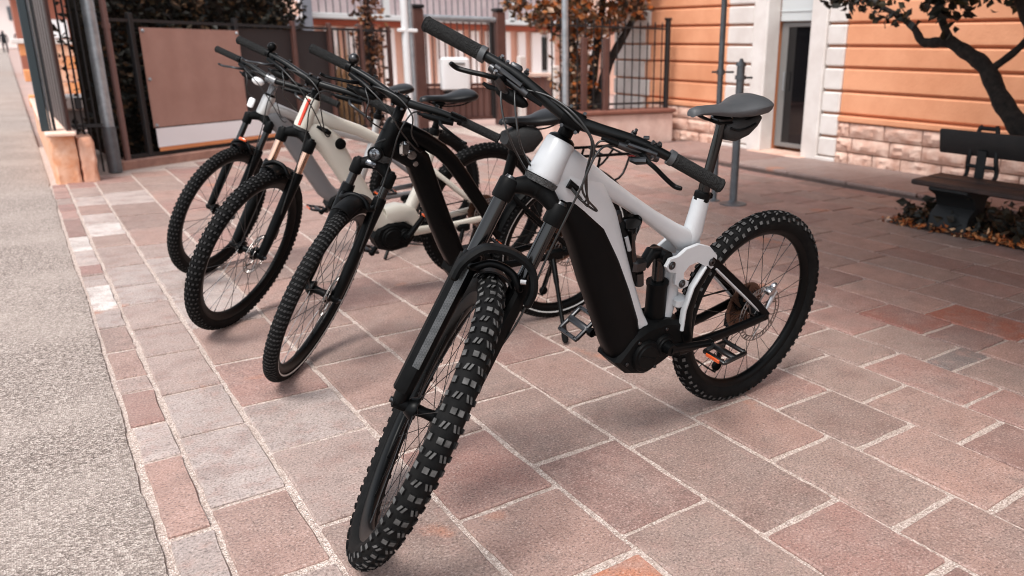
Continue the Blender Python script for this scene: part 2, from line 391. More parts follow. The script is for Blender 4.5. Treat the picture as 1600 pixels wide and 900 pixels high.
# --- raised pavement along the building
sw = MB(); sw.box((6.5, 2.9, -.01), (1.04, 10.0, .09)); sidewalk = sw.obj('raised_pavement', mat('dark_kerb_stone', lin((104, 86, 80)), .9, col2=lin((86, 72, 68)), scale=9, bump=.3), kind='structure', smooth=0)
y = -1.9
while y < 7.6:
    L = rnd.uniform(.7, .95); m1 = MB(); m1.box((0, 0, 0), (1.02, L-.014, .03), bev=.006); o = m1.obj('slab', M_STONE, sidewalk, smooth=30); o.location = (6.485, y+L/2, .038)
    c = lin(rnd.choice([(150, 120, 112), (142, 124, 118), (138, 108, 100)])); o.color = (*c, 1); y += L

# --- building with banded render, white quoins, rock-faced base, glazed door
bld = thing('rusticated_building', 'orange banded building with white quoins, rock-faced base and glazed door', 'building', (7, 5.4, 0))
def bpart(name, mbx, m, smooth=30, parent=None, **kw):
    mbx.xf(lambda p: p-Vector((7, 5.4, 0))); return mbx.obj(name, m, parent or bld, smooth, **kw)
core = MB(); core.box((9.05, 1.35, 3.2), (4.0, 8.9, 6.4)); core.box((9.05, 7.98, 3.2), (4.0, 2.9, 6.4)); core.box((9.25, 6.19, 3.2), (3.6, .86, 6.4))
core.box((7.15, 6.19, 4.6), (.24, .84, 3.6)); bpart('wall_core', core, M_PEACH_D, 0)
GZ = [.555, .79, 1.03, 1.245, 1.47, 1.69, 1.91, 2.13, 2.35]
for (ya, yb, m, nm) in ((-3.1, 5.42, M_PEACH, 'render_band'), (7.16, 8.64, M_PEACH, 'render_band'), (5.42, 5.66, M_WHITE, 'quoin'), (6.73, 7.16, M_WHITE, 'quoin'), (8.64, 9.45, M_WHITE, 'quoin')):
    zs = GZ if m is M_PEACH else [.09, .31]+GZ
    for i in range(len(zs)-1):
        e = (.11 if i % 2 else 0) if ya == 8.64 else 0; e2 = (.11 if i % 2 else 0) if yb == 8.64 else 0
        b_ = MB(); pr = .012 if m is M_WHITE else 0
        b_.box((7.06-pr/2, (ya+e+yb+e2)/2, (zs[i]+zs[i+1])/2), (.12+pr, yb+e2-ya-e-.002, zs[i+1]-zs[i]-.024), bev=.014); bpart(nm, b_, m)
    if m is M_WHITE:
        b_ = MB(); b_.box((7.045, (ya+yb)/2, .045), (.15, yb-ya+.02, .086), bev=.008); bpart('plinth_block', b_, m)
ub = MB(); z = 2.35
while z < 6.2:
    for (ya, yb) in ((-3.1, 5.42), (7.16, 8.64)): ub.box((7.06, (ya+yb)/2, z+.11), (.12, yb-ya-.004, .202), bev=.012)
    z += .22
bpart('upper_render_bands', ub, M_PEACH, kind='stuff')
uq = MB()
for (ya, yb) in ((5.42, 5.66), (6.73, 7.16), (8.64, 9.45)): uq.box((7.054, (ya+yb)/2, 4.35), (.132, yb-ya, 3.98), bev=.012)
bpart('upper_quoins', uq, M_WHITE)
for (ya, yb) in ((-3.1, 5.42), (7.16, 8.64)):
    t_ = MB(); t_.box((7.045, (ya+yb)/2, .512), (.15, yb-ya-.006, .062), bev=.01); bpart('base_moulding', t_, M_PEACH)
def rock_block(ya, yb, za, zb):
    b_ = MB(); nx, nz = 7, 4; vv = []
    for i in range(nx+1):
        for k in range(nz+1):
            s, t = i/nx, k/nz; edge = min(s, 1-s, t, 1-t); bulge = rnd.uniform(-.002, .004) if edge < .01 else .02+rnd.uniform(-.014, .018)
            vv.append((6.995-bulge, ya+(yb-ya)*s, za+(zb-za)*t))
    ff = [(i*(nz+1)+k, (i+1)*(nz+1)+k, (i+1)*(nz+1)+k+1, i*(nz+1)+k+1) for i in range(nx) for k in range(nz)]
    b_.add(vv, [f[::-1] for f in ff]); b_.box((7.03, (ya+yb)/2, (za+zb)/2), (.069, yb-ya, zb-za)); bpart('base_stone', b_, M_ROCK, 25)
for (Y0, Y1) in ((1.2, 5.42), (7.16, 8.64)):
    for q in range(3):
        y = Y0-(.17 if q % 2 else 0)
        while y < Y1-.02:
            L = rnd.uniform(.3, .47); y2 = min(y+L, Y1)
            if Y1-y2 < .15: y2 = Y1
            if y2 > Y0: rock_block(max(y, Y0)+.006, y2-.006, .02+q*.154, .02+(q+1)*.154-.012)
            y = y2
bj = MB(); bj.box((7.05, -1, .24), (.09, 4.38, .47)); bpart('base_course', bj, M_ROCK)
for (ya, yb) in ((5.66, 5.885), (6.505, 6.73)):
    b_ = MB(); b_.box((7.08, (ya+yb)/2, 1.55), (.22, yb-ya-.004, 3.06), bev=.012); bpart('door_surround', b_, M_WHITE)
door = MB(); door.box((7.24, 6.45, .80), (.05, .10, 1.40), bev=.005); door.box((7.24, 5.91, .80), (.05, .05, 1.40), bev=.005); door.box((7.24, 6.17, .125), (.05, .46, .05), bev=.004); door.box((7.24, 6.17, 1.475), (.05, .46, .05), bev=.004)
dr = bpart('door', door, M_DOORFRAME)
gp = MB(); gp.box((7.235, 6.168, .80), (.012, .466, 1.30)); bpart('door_glass', gp, M_DOORGLASS, 0, dr)
hd = MB(); hd.tube([(7.19, 6.38, .75), (7.17, 6.38, .75), (7.17, 6.38, .95), (7.19, 6.38, .95)], .008, 8); bpart('door_handle', hd, M_GALV, 40, dr)
pn = MB(); pn.box((7.21, 6.195, 2.15), (.06, .61, 1.28), bev=.006)
for k in range(8): pn.box((7.176, 6.195, 1.62+.15*k), (.01, .6, .012))
bpart('shutter_panel', pn, M_PANEL)
th = MB(); th.box((7.06, 6.2, .045), (.42, .80, .03), bev=.006); bpart('threshold', th, M_ROCK)
rf = MB(); rf.box((9.0, 3.2, 6.5), (4.6, 13.2, .2), bev=.04); bpart('roof_slab', rf, M_WHITE)

# --- low wall with railing beside the building
lw = thing('low_garden_wall', 'low pinkish rendered wall with brown coping beside the orange building', 'wall', (5.9, 8, 0))
b_ = MB(); b_.box((0.02, .06, .18), (1.86, .24, .44), bev=.01); b_.obj('wall_body', mat('pink_render', lin((218, 190, 178)), .9, col2=lin((196, 164, 152)), scale=5, bump=.3, bscale=40), lw)
b_ = MB(); b_.box((0.02, .06, .425), (1.92, .32, .05), bev=.012); b_.obj('coping', mat('brown_coping', lin((128, 82, 68)), .8, col2=lin((112, 70, 58)), scale=9), lw)
rl = thing('iron_railing', 'black iron picket railing standing on the low pinkish wall', 'railing', (5.9, 8.06, .45))
for zz in (.07, .98):
    b_ = MB(); b_.box((0, 0, zz), (1.78, .028, .022)); b_.obj('rail', M_IRON, rl)
pk = MB(); pk.cyl((0, 0, .0), (0, 0, 1.0), .0085, n=6); pk.tube([(0, 0, 1.0), (0, 0, 1.03), (0, 0, 1.07)], [.011, .012, .001], 6); pkm = pk.mesh('picket', M_IRON)
for k in range(15):
    o = bpy.data.objects.new('picket', pkm); C.objects.link(o); o.parent = rl; o.location = (-.83+.118*k, 0, 0)
for x in (-.40, -.08):
    b_ = MB(); b_.box((x, -.03, .42), (.075, .05, .86), bev=.006); b_.obj('post', M_BROWN, rl)
b_ = MB(); b_.box((.9, -.02, .54), (.055, .055, 1.1), bev=.006); b_.box((.9, -.02, 1.10), (.075, .075, .03), bev=.006); b_.obj('post', M_IRON, rl)

# --- poles
def pole(name, label, x, y, h, r, m, base=.1, extra=None, cat='pole'):
    t = thing(name, label, cat, (x, y, 0)); b_ = MB(); b_.cyl((0, 0, 0), (0, 0, h), r, n=16); b_.obj('shaft', m, t)
    if base:
        b_ = MB(); b_.lathe([(0, 0), (base, 0), (base, .008), (base*.5, .016), (r, .03)], 20); b_.xf(lambda p: Vector((p.x, p.z, p.y))); b_.obj('base_plate', m, t)
    if extra: extra(t)
    return t
def ring_clamp(z, r, m):
    def fn(t):
        b_ = MB(); b_.cyl((0, 0, z-.02), (0, 0, z+.02), r+.008, n=16); b_.cyl((r, 0, z), (r+.09, -.03, z), .008, n=8); b_.cyl((-r-.05, .02, z), (-r, 0, z), .008, n=8); b_.obj('clamp', m, t)
    return fn
M_DGREY = mat('dark_grey_steel', lin((104, 108, 112)), .45, .45, col2=lin((88, 92, 96)), scale=14)
pole('sign_pole', 'slim tall grey pole standing behind the bollard near the white door', 4.46, 4.62, 3.0, .0225, M_DGREY, .05, ring_clamp(1.02, .0225, M_DGREY))
def bol(t):
    b_ = MB(); b_.cyl((0, 0, 1.07), (0, 0, 1.10), .042, .036, 16); b_.cyl((0, 0, 1.10), (0, 0, 1.125), .02, .012, 12); b_.obj('cap', M_DGREY, t)
    b_ = MB(); b_.cyl((0, 0, .97), (0, 0, 1.0), .042, n=16); b_.cyl((.03, -.03, .985), (.07, -.06, .985), .008, n=8); b_.obj('collar', M_DGREY, t)
pole('bollard_post', 'short grey bollard post with capped top behind the white bike saddle', 4.50, 4.44, 1.08, .031, M_DGREY, .11, bol, 'bollard')
pole('galvanised_pole', 'thick galvanised pole leaning beside the stone plinth by the street fence', .645, 8.66, 3.2, .052, M_GALV, 0, lambda t: (lambda b_: (b_.cyl((0, 0, .0), (0, 0, .42), .058, n=16), b_.obj('sleeve', M_DGREY, t)))(MB()))
pole('steel_pole', 'thin galvanised pole in front of the orange-leaved tree', 4.90, 7.52, 3.4, .036, M_GALV, .09)
pole('fence_end_post', 'slim brown steel post between galvanised pole and brown banner', .775, 8.86, 2.6, .028, M_BROWN_L, 0, lambda t: (lambda b_: (b_.cyl((0, 0, 1.28), (0, 0, 1.33), .036, n=14), b_.obj('joint_collar', M_BROWN_L, t)))(MB()), 'post')
def twin(t):
    b_ = MB(); b_.cyl((.078, .0, 0), (.078, 0, 3.2), .03, n=14); b_.obj('conduit', M_GALV, t)
    b_ = MB(); b_.box((.03, 0, 1.37), (.26, .1, .045), bev=.008); b_.obj('bracket', M_PLASTIC_W, t)
pole('white_post', 'white steel post with a second pipe clamped to it by the brown gate', 4.40, 10.72, 3.2, .052, mat('white_painted_steel', lin((214, 214, 214)), .4), .14, twin, 'post')

# --- gate between brown posts
gt = thing('garden_gate', 'brown-posted garden gate with picket bars and grey top rail', 'gate', (5.4, 11.2, 0))
for x in (-.62, .70):
    b_ = MB(); b_.box((x, 0, .84), (.15, .15, 1.68), bev=.01); p_ = b_.obj('gate_post', M_BROWN, gt)
    b_ = MB(); b_.box((x, 0, 1.71), (.18, .18, .05), bev=.012); b_.obj('post_cap', M_IRON, p_)
b_ = MB(); b_.cyl((-.545, 0, 1.56), (.625, 0, 1.56), .045, n=14); b_.obj('top_rail', M_GALV, gt)
for zz in (.12, .62):
    b_ = MB(); b_.box((.02, 0, zz), (1.14, .035, .045)); b_.obj('cross_rail', M_BROWN, gt)
b_ = MB(); b_.box((.565, 0, .82), (.06, .06, 1.42), bev=.006); b_.obj('stile', M_IRON, gt)
pk = MB(); pk.box((0, 0, .82), (.016, .016, 1.42)); pkm = pk.mesh('bar', M_BROWN, 0)
for k in range(11):
    o = bpy.data.objects.new('bar', pkm); C.objects.link(o); o.parent = gt; o.location = (-.50+.1*k, 0, 0)
b_ = MB(); b_.box((.02, .02, .36), (1.10, .012, .44)); b_.obj('kick_panel', M_BROWN_L, gt)
mbx = thing('letter_box', 'white rounded letter box mounted on the garden gate', 'box', (5.26, 11.04, .55))
b_ = MB(); b_.loft([(0, 0, .02, .2), (0, .02, .06, .225), (0, .25, .07, .235), (0, .44, .06, .225), (0, .47, .02, .19)], ex=5, n=20); b_.xf(lambda p: Vector((p.y, p.x, p.z))); b_.obj('casing', M_PLASTIC_W, mbx)
b_ = MB(); b_.box((0, -.072, .38), (.26, .008, .03)); b_.obj('slot', M_DOORFRAME, mbx)
b_ = MB(); b_.box((0, .0, -.03), (.34, .12, .05), bev=.008); b_.obj('shelf_bracket', M_IRON, mbx)
# brown slatted fence right of the gate
sf = thing('slat_fence', 'low brown slatted fence with pale capping right of the gate', 'fence', (6.9, 11.3, 0))
for k in range(17):
    b_ = MB(); b_.box((-.72+.092*k, 0, .36), (.08, .03, .72), bev=.004); b_.obj('slat', M_BROWN_L, sf)
b_ = MB(); b_.box((0.02, 0, .755), (1.6, .12, .06), bev=.008); b_.obj('capping', mat('pale_coping', lin((222, 196, 182)), .8), sf)
b_ = MB(); b_.box((-.42, -.09, .52), (.11, .11, 1.04), bev=.01); b_.obj('white_pillar', M_WHITE, sf)
b_ = MB(); b_.box((.22, -.09, .45), (.10, .10, .9), bev=.01); b_.obj('white_pillar', M_WHITE, sf)

# --- fence with banner; it runs from the street plinth to the gate
FA, FD = Vector((.80, 8.92, 0)), Vector((.842, .539, 0)); FN = Vector((-.539, .842, 0)); FR = Matrix.Rotation(math.atan2(FD.y, FD.x), 4, 'Z')
def on_fence(name, label, cat, s, off=0):
    t = thing(name, label, cat, FA+FD*s+FN*off); t.rotation_euler = (0, 0, math.atan2(FD.y, FD.x)); return t
pf = on_fence('panel_fence', 'black steel fence with dark mesh panels running behind the bikes', 'fence', 0)
b_ = MB(); b_.box((2.1, 0, 1.36), (4.3, .03, .03)); b_.obj('top_rail', M_IRON, pf)
b_ = MB(); b_.box((2.1, 0, .10), (4.3, .035, .04)); b_.obj('bottom_rail', M_IRON, pf)
b_ = MB(); b_.box((2.1, .0, .03), (4.5, .16, .10), bev=.012); b_.obj('kerb', mat('kerb_stone', lin((168, 128, 112)), .9, col2=lin((140, 104, 92)), scale=8, bump=.4), pf)
for x in (.22, 1.48, 2.35, 2.98, 3.6, 4.2):
    b_ = MB(); b_.box((x, 0, .75), (.05, .05, 1.36), bev=.005); b_.obj('post', M_IRON if x < 2 else M_BROWN, pf)
for x0, x1 in ((1.5, 2.33), (2.37, 2.96)):
    b_ = MB(); b_.box(((x0+x1)/2, .03, .72), (x1-x0, .012, 1.22)); b_.obj('mesh_panel', mat('black_mesh_panel', lin((44, 38, 38)), .8), pf)
pk = MB(); pk.box((0, 0, .72), (.014, .014, 1.26)); pkm = pk.mesh('bar', M_IRON, 0)
for k in range(11):
    o = bpy.data.objects.new('bar', pkm); C.objects.link(o); o.parent = pf; o.location = (3.07+.1*k, .02, 0)
bn = on_fence('banner', 'plain brown cloth banner with white lower strip tied to the fence', 'banner', .27, -.045)
def sheet(x0, x1, z0, z1, k=26, j=14, amp=.012):
    m1 = MB(); vv = []
    for i in range(k+1):
        for q in range(j+1):
            s, t = i/k, q/j; d = amp*(math.sin(s*9+t*2)*.5+math.sin(s*23+1)*.25+.6*math.sin(t*5+s*4)*.4)*(1 if 0 < s < 1 else .3)
            vv.append((x0+(x1-x0)*s, d-.006, z0+(z1-z0)*t))
    n0 = len(vv); vv += [(x, yy+.006, z) for x, yy, z in vv]
    ff = [(i*(j+1)+q, (i+1)*(j+1)+q, (i+1)*(j+1)+q+1, i*(j+1)+q+1) for i in range(k) for q in range(j)]
    m1.add(vv, ff+[tuple(n0+t for t in f[::-1]) for f in ff]); return m1
sheet(0, 1.2, .36, 1.30).obj('cloth', M_BANNER, bn)
sheet(0.02, 1.6, .165, .35, amp=.004).obj('white_strip', mat('white_banner_strip', lin((226, 224, 226)), .6), bn)
sheet(0.03, 1.6, .125, .163, amp=.003).obj('orange_edge', mat('orange_banner_edge', lin((206, 132, 84)), .6), bn)
for x, z in ((.03, 1.27), (1.17, 1.27), (.03, .82), (.03, .38), (1.17, .4)):
    b_ = MB(); b_.cyl((x, -.012, z), (x, -.024, z), .018, .012, 10); b_.obj('eyelet', M_GALV, bn)

# --- hedge behind the fence
def leaves(n, sampler, s0, s1, up_bias=.3):
    m1 = MB()
    for _ in range(n):
        p = Vector(sampler()); s = rnd.uniform(s0, s1)
        d = Vector((rnd.gauss(0, 1), rnd.gauss(0, 1), rnd.gauss(0, .7))).normalized(); nrm = Vector((rnd.gauss(0, 1), rnd.gauss(0, 1), rnd.gauss(up_bias, .8))); sd_ = d.cross(nrm).normalized()*s*.32; bend = d.cross(sd_).normalized()*s*.12
        m1.add([p, p+d*s*.45+sd_+bend, p+d*s, p+d*s*.45-sd_+bend], [(0, 1, 2), (0, 2, 3)])
    return m1
ML_HEDGE = leaf_mat('hedge_leaves', [lin((30, 30, 25)), lin((38, 37, 29)), lin((50, 47, 36)), lin((72, 58, 41)), lin((22, 22, 20)), lin((40, 36, 28)), lin((98, 72, 48))])
hg = on_fence('hedge', 'tall dark clipped hedge rising behind the fence and banner', 'hedge', 0, .0)
b_ = MB(); b_.box((1.65, .85, 1.1), (2.5, .65, 2.2), bev=.1); b_.obj('hedge_light_block', mat('hedge_core', lin((44, 37, 31)), .95), hg)  # solid box added inside the foliage to block light
def hs_():
    x = rnd.uniform(.22, 3.0); yv = rnd.uniform(.25, 1.3); z = rnd.uniform(.05, 2.4)
    if rnd.random() < .7: yv = rnd.gauss(.42, .07)
    return (x, yv+.06*math.sin(x*5+z*4), z)
leaves(11000, hs_, .05, .1).obj('foliage', ML_HEDGE, hg, 0)

# --- climber-covered post and dry grasses between fence and white post
cp = thing('climber_post', 'brown climber growing up a post left of the white post', 'plant', (4.02, 11.1, 0))
b_ = MB(); b_.cyl((0, 0, 0), (0, 0, 2.4), .05, .04, 8); b_.obj('stem', M_BARK, cp)
ML_RUST = leaf_mat('rusty_leaves', [lin((70, 46, 38)), lin((96, 62, 48)), lin((128, 84, 58)), lin((60, 42, 36)), lin((150, 104, 70))])
leaves(900, lambda: (rnd.gauss(0, .085), rnd.gauss(0, .085), rnd.uniform(.1, 2.4)), .06, .12).obj('foliage', ML_RUST, cp, 0)
dg = thing('dry_grass_clump', 'tan dry ornamental grass clump behind the fence near the white post', 'grass clump', (3.55, 11.2, 0))
m1 = MB()
for _ in range(420):
    x, yv = rnd.gauss(0, .16), rnd.gauss(0, .12); h = rnd.uniform(.5, 1.25); dx, dy = rnd.gauss(0, .13), rnd.gauss(0, .1)
    m1.add([(x-.006, yv, 0), (x+.006, yv, 0), (x+dx*.5+.005, yv+dy*.5, h*.6), (x+dx, yv+dy, h), (x+dx*.5-.005, yv+dy*.5, h*.6)], [(0, 1, 2, 4), (4, 2, 3)])
m1.obj('blades', leaf_mat('dry_grass', [lin((176, 138, 98)), lin((150, 114, 78)), lin((196, 160, 122)), lin((120, 92, 64))]), dg, 0)

# --- street-side plinth, fence and what shows between its bars
pl = thing('stone_plinth', 'orange weathered end block of the low street wall', 'plinth', (.34, 8.3, 0))
M_OCHRE = mat('weathered_orange_render', lin((204, 140, 102)), .92, col2=lin((224, 182, 156)), scale=7, bump=.8, bscale=24, detail=9)
def worn(cx, cy, w_, d_, h, k=7):
    m1 = MB(); rings = []
    for i in range(9):
        z = -.02+(h+.02)*i/8; ins = .012 if i == 8 else 0; rg = []
        for sx, sy, ex, ey in ((-1, -1, 1, -1), (1, -1, 1, 1), (1, 1, -1, 1), (-1, 1, -1, -1)):
            for q in range(k):
                t = q/k; cut = .008 if q == 0 else 0; j = rnd.uniform(-.006, .005); x = (sx+(ex-sx)*t)*(w_/2-ins-cut+j); yv = (sy+(ey-sy)*t)*(d_/2-ins-cut+j); rg.append((cx+x, cy+yv, z+(rnd.uniform(-.006, .006) if 0 < i else 0)))
        rings.append(rg)
    m1.rings(rings); return m1
worn(-.075, .12, .19, .5, .40).obj('block', M_OCHRE, pl, 30)
b_ = worn(.085, .10, .125, .46, .37); b_.obj('block', mat('pale_worn_render', lin((212, 170, 148)), .9, col2=lin((196, 140, 112)), scale=7, bump=.5), pl)
b_ = MB(); b_.box((-.075, 2.6, .19), (.185, 4.45, .4), bev=.015); b_.obj('wall_run', M_OCHRE, pl)
b_ = MB(); b_.box((-.08, 2.3, .415), (.215, 5.0, .032), bev=.008); b_.obj('capstone', mat('pale_capstone', lin((232, 204, 188)), .85, col2=lin((214, 178, 158)), scale=5), pl)
sfn = thing('street_fence', 'tall dark panelled fence standing on the low street wall', 'fence', (.25, 8.3, .43))
b_ = MB(); b_.box((-.085, .02, 1.0), (.06, .07, 2.0), bev=.006); b_.obj('post', M_GREEN, sfn)
b_ = MB(); b_.cyl((-.045, .02, 0), (-.045, .02, 2.0), .008, n=8); b_.obj('drop_bolt', M_GALV, sfn)
for k in range(14):
    s = k/13; b_ = MB(); b_.box((.062-.075*s, .06+.36*k, .98), (.016, .34, 1.94), bev=.003, rot=None); b_.obj('board', mat('dark_brown_board', lin((66, 54, 52)), .6), sfn)
b_ = MB(); b_.box((-.02, .03, .99), (.022, .05, 1.98)); b_.obj('post', M_IRON, sfn)
b_ = MB(); b_.box((.085, .03, .97), (.024, .04, 1.98)); b_.obj('post', M_BROWN, sfn)
bf = thing('bar_fence', 'short run of dark vertical bars between plinth and galvanised pole', 'railing', (.40, 8.55, .02))
pk = MB(); pk.cyl((0, 0, 0), (0, 0, 2.2), .0085, n=6); pkm = pk.mesh('bar', M_IRON)
for k, x in enumerate((.0, .05, .10, .15)):
    o = bpy.data.objects.new('bar', pkm); C.objects.link(o); o.parent = bf; o.location = (x, .02*k, 0)
b_ = MB(); b_.box((.08, .03, .42), (.24, .02, .03)); b_.obj('rail', M_IRON, bf)
b_ = MB(); b_.box((.04, -.01, .62), (.05, .05, .10), bev=.006); b_.obj('lock_box', M_IRON, bf)
og = thing('orange_garden_wall', 'low orange blockwork wall seen through the street bars', 'wall', (1.35, 17.5, 0))
for q in range(5):
    for k in range(5):
        b_ = MB(); b_.box((-.95+.42*k+(.2 if q % 2 else 0), 0, .13+.215*q), (.405, .2, .2), bev=.01); b_.obj('block', M_OCHRE if (k+q) % 2 else mat('orange_block', lin((226, 156, 104)), .9, col2=lin((210, 140, 92)), scale=4), og)
b_ = MB(); b_.box((-.05, 0, 1.13), (2.4, .28, .08), bev=.01); b_.obj('capping', M_WHITE, og)
wk = thing('white_low_kerb_wall', 'low white wall with dark base beyond the street bars', 'wall', (.98, 13.2, 0))
b_ = MB(); b_.box((0, 0, .36), (1.1, .3, .2), bev=.03); b_.obj('white_top', M_WHITE, wk)
b_ = MB(); b_.box((0, .02, .13), (1.06, .26, .27), bev=.01); b_.obj('dark_base', M_DOORFRAME, wk)

# --- far backdrop
fh = thing('far_house', 'pale peach house with white pilasters and railed balcony beyond the gate', 'building', (8, 18, 0))
M_BRIGHT = mat('bright_white_render', lin((248, 244, 240)), .8)
M_FP = mat('pale_peach_render', lin((244, 206, 186)), .85, col2=lin((240, 190, 166)), scale=.8)
b_ = MB(); b_.box((0, 2.6, 2.6), (11, 5, 5.3)); b_.obj('wall', M_FP, fh, 0)
for k in range(24):
    b_ = MB(); b_.box((-4.9+.43*k, -.02, .88), (.2 if k % 3 else .27, .1, 1.3), bev=.01); b_.obj('pilaster', M_BRIGHT, fh)
b_ = MB(); b_.box((0, .05, 1.62), (10.6, .2, .12), bev=.01); b_.obj('red_band', mat('red_brown_trim', lin((176, 98, 76)), .8), fh)
b_ = MB(); b_.box((0, -.15, 1.74), (10.6, .7, .11), bev=.01); b_.obj('balcony_slab', M_PANEL, fh)
b_ = MB(); b_.box((0.6, .07, 2.5), (7.6, .05, 1.4)); b_.obj('balcony_wall', M_MAUVE, fh)
pk = MB(); pk.box((0, -.46, 2.2), (.02, .02, .85)); pkm = pk.mesh('baluster', M_DGREY, 0)
for k in range(70):
    o = bpy.data.objects.new('baluster', pkm); C.objects.link(o); o.parent = fh; o.location = (-5.2+.15*k, 0, 0)
b_ = MB(); b_.box((0, -.46, 2.64), (10.5, .05, .05)); b_.obj('handrail', M_PANEL, fh)
for x in (-3.9, -1.2, 1.9):
    b_ = MB(); b_.box((x, -.46, 2.2), (.12, .08, .9)); b_.obj('balcony_post', M_PANEL, fh)
for x in (-4.68, 3.06):
    b_ = MB(); b_.box((x, .06, 1.02), (.62, .09, .95), bev=.01); w_ = b_.obj('window', M_PANEL, fh)
    b_ = MB(); b_.box((x, .012, 1.02), (.5, .02, .82)); b_.obj('pane', M_DOORGLASS, w_, 0)
gp_ = thing('grey_gatehouse', 'blue-grey rendered outbuilding with white sill behind the fence', 'building', (4.2, 16, 0))
b_ = MB(); b_.box((0, .8, 1.4), (1.1, 1.6, 2.8)); b_.obj('wall', mat('blue_grey_render', lin((112, 116, 124)), .8), gp_, 0)
b_ = MB(); b_.box((0, -.03, 1.78), (.7, .05, .35), bev=.01); w_ = b_.obj('window', M_PLASTIC_W, gp_)
b_ = MB(); b_.box((0, -.06, 1.8), (.56, .02, .26)); b_.obj('pane', M_FP, w_, 0)
ds = thing('street_end_house', 'hazy pink house closing the far end of the street', 'building', (0, 120, 0))
b_ = MB(); b_.box((0, 4, 3.0), (30, 8, 6)); b_.obj('wall', mat('far_pink', lin((230, 216, 210)), .9), ds, 0)
b_ = MB(); b_.box((0, 3.6, 6.6), (32, 9, 1.2), bev=.3); b_.obj('roof', mat('far_roof', lin((140, 140, 146)), .9), ds)
for k in range(6):
    b_ = MB(); b_.box((-7.5+3*k, -.05, 3.9), (1.1, .12, 1.5)); b_.obj('window', M_DGREY, ds, 0)
ft = thing('far_red_house', 'small red-brown house above the street bars in the distance', 'building', (2.2, 34, 0))
b_ = MB(); b_.box((0, 1.5, 1.3), (3.6, 3, 2.7)); b_.obj('wall', mat('far_brown', lin((150, 92, 74)), .9), ft, 0)
b_ = MB(); b_.box((0, 1.4, 2.75), (4.0, 3.6, .25), bev=.05); b_.obj('roof', M_PANEL, ft)
b_ = MB(); b_.box((-.6, -.03, 1.5), (.5, .08, .6)); b_.obj('window', M_PLASTIC_W, ft, 0)

# --- people far up the street
def person(label, x, y, h, top, legs, stride):
    me = bpy.data.meshes.new('person'); J = [((0, 0, .95), .16), ((0, 0, 1.25), .19), ((0, 0, 1.45), .17), ((0, 0, 1.55), .07), ((0, 0, 1.68), .115), ((0, 0, 1.78), .06),
        ((-.11, 0, .9), .11), ((-.12, stride, .48), .08), ((-.12, stride*1.2, .06), .055), ((.11, 0, .9), .11), ((.12, -stride*.6, .48), .08), ((.12, -stride*1.4, .06), .055),
        ((-.22, 0, 1.42), .07), ((-.27, .04, 1.12), .055), ((-.26, -.08, .86), .045), ((.22, 0, 1.42), .07), ((.27, -.04, 1.12), .055), ((.26, -.1, .86), .045)]
    E_ = [(0, 1), (1, 2), (2, 3), (3, 4), (4, 5), (0, 6), (6, 7), (7, 8), (0, 9), (9, 10), (10, 11), (2, 12), (12, 13), (13, 14), (2, 15), (15, 16), (16, 17)]
    me.from_pydata([j[0] for j in J], E_, []); o = bpy.data.objects.new('person', me); C.objects.link(o)
    md = o.modifiers.new('skin', 'SKIN')
    for i, j in enumerate(J): me.skin_vertices[0].data[i].radius = (j[1], j[1]*.75)
    me.skin_vertices[0].data[0].use_root = True
    o.modifiers.new('sub', 'SUBSURF').levels = 1; o.modifiers['sub'].render_levels = 1
    me.materials.append(mat(top, lin({'dark_coat': (38, 40, 48), 'black_coat': (24, 24, 28), 'red_coat': (150, 60, 54)}[top]), .9)); o.scale = (h/1.8,)*3; o.location = (x, y, .0)
    tag(o, label, 'person')
person('person in dark coat walking far up the street, next to the green post', .95, 74, 1.78, 'dark_coat', 0, .14)
person('person in black coat far up the street at the picture edge', .05, 78, 1.72, 'black_coat', 0, .1)
person('person in red jacket farthest up the street', 1.5, 95, 1.75, 'red_coat', 0, .12)

# --- trees
def limb(path, rads, n=9, k=5):
    P = spline(path, k); L = len(P)-1; m = len(rads)-1; out = []
    for i in range(len(P)):
        t = i/L*m; j = min(int(t), m-1); out.append(rads[j]+(rads[j+1]-rads[j])*(t-j))
    return P, [r*(1+.08*math.sin(i*1.7)) for i, r in enumerate(out)]
tr = thing('plaza_tree', 'dark gnarled tree with bent branch behind the bench', 'tree', (6.0, 2.6, 0))
OFF = Vector((6.0, 2.6, 0))
def tb(mbx, path, rads, n=10):
    P, r = limb(path, rads); mbx.tube([p-OFF for p in P], r, n)
t1 = MB()
tb(t1, [(5.98, 2.5, -.05), (5.96, 2.62, .2), (5.95, 2.8, .48), (5.95, 2.95, .66), (5.95, 3.13, .86), (5.95, 3.29, 1.09), (5.94, 3.46, 1.2), (5.93, 3.62, 1.29)], [.13, .1, .085, .078, .07, .062, .055, .045])
tb(t1, [(6.0, 2.55, .0), (6.02, 2.72, .5), (6.03, 2.86, .95), (6.03, 2.98, 1.3), (6.02, 3.08, 1.5), (6.0, 3.3, 1.85), (5.8, 3.6, 2.4)], [.1, .085, .075, .068, .06, .05, .03])
t1.obj('trunk', M_BARK, tr)
t2 = MB()
tb(t2, [(5.93, 3.6, 1.28), (5.92, 3.74, 1.27), (5.92, 3.84, 1.28), (5.91, 3.93, 1.39), (5.9, 4.1, 1.49), (5.88, 4.35, 1.6), (5.8, 4.7, 1.8)], [.045, .04, .034, .028, .022, .018, .01])
tb(t2, [(5.93, 3.6, 1.28), (5.9, 3.68, 1.45), (5.86, 3.76, 1.7), (5.7, 3.9, 2.2)], [.035, .028, .022, .012])
tb(t2, [(5.95, 3.27, 1.06), (6.0, 3.12, 1.2), (6.02, 3.02, 1.32)], [.032, .028, .026])
tb(t2, [(6.0, 3.0, 1.6), (5.6, 2.8, 2.1), (5.0, 2.6, 2.5), (4.4, 2.4, 2.8)], [.05, .04, .03, .012])
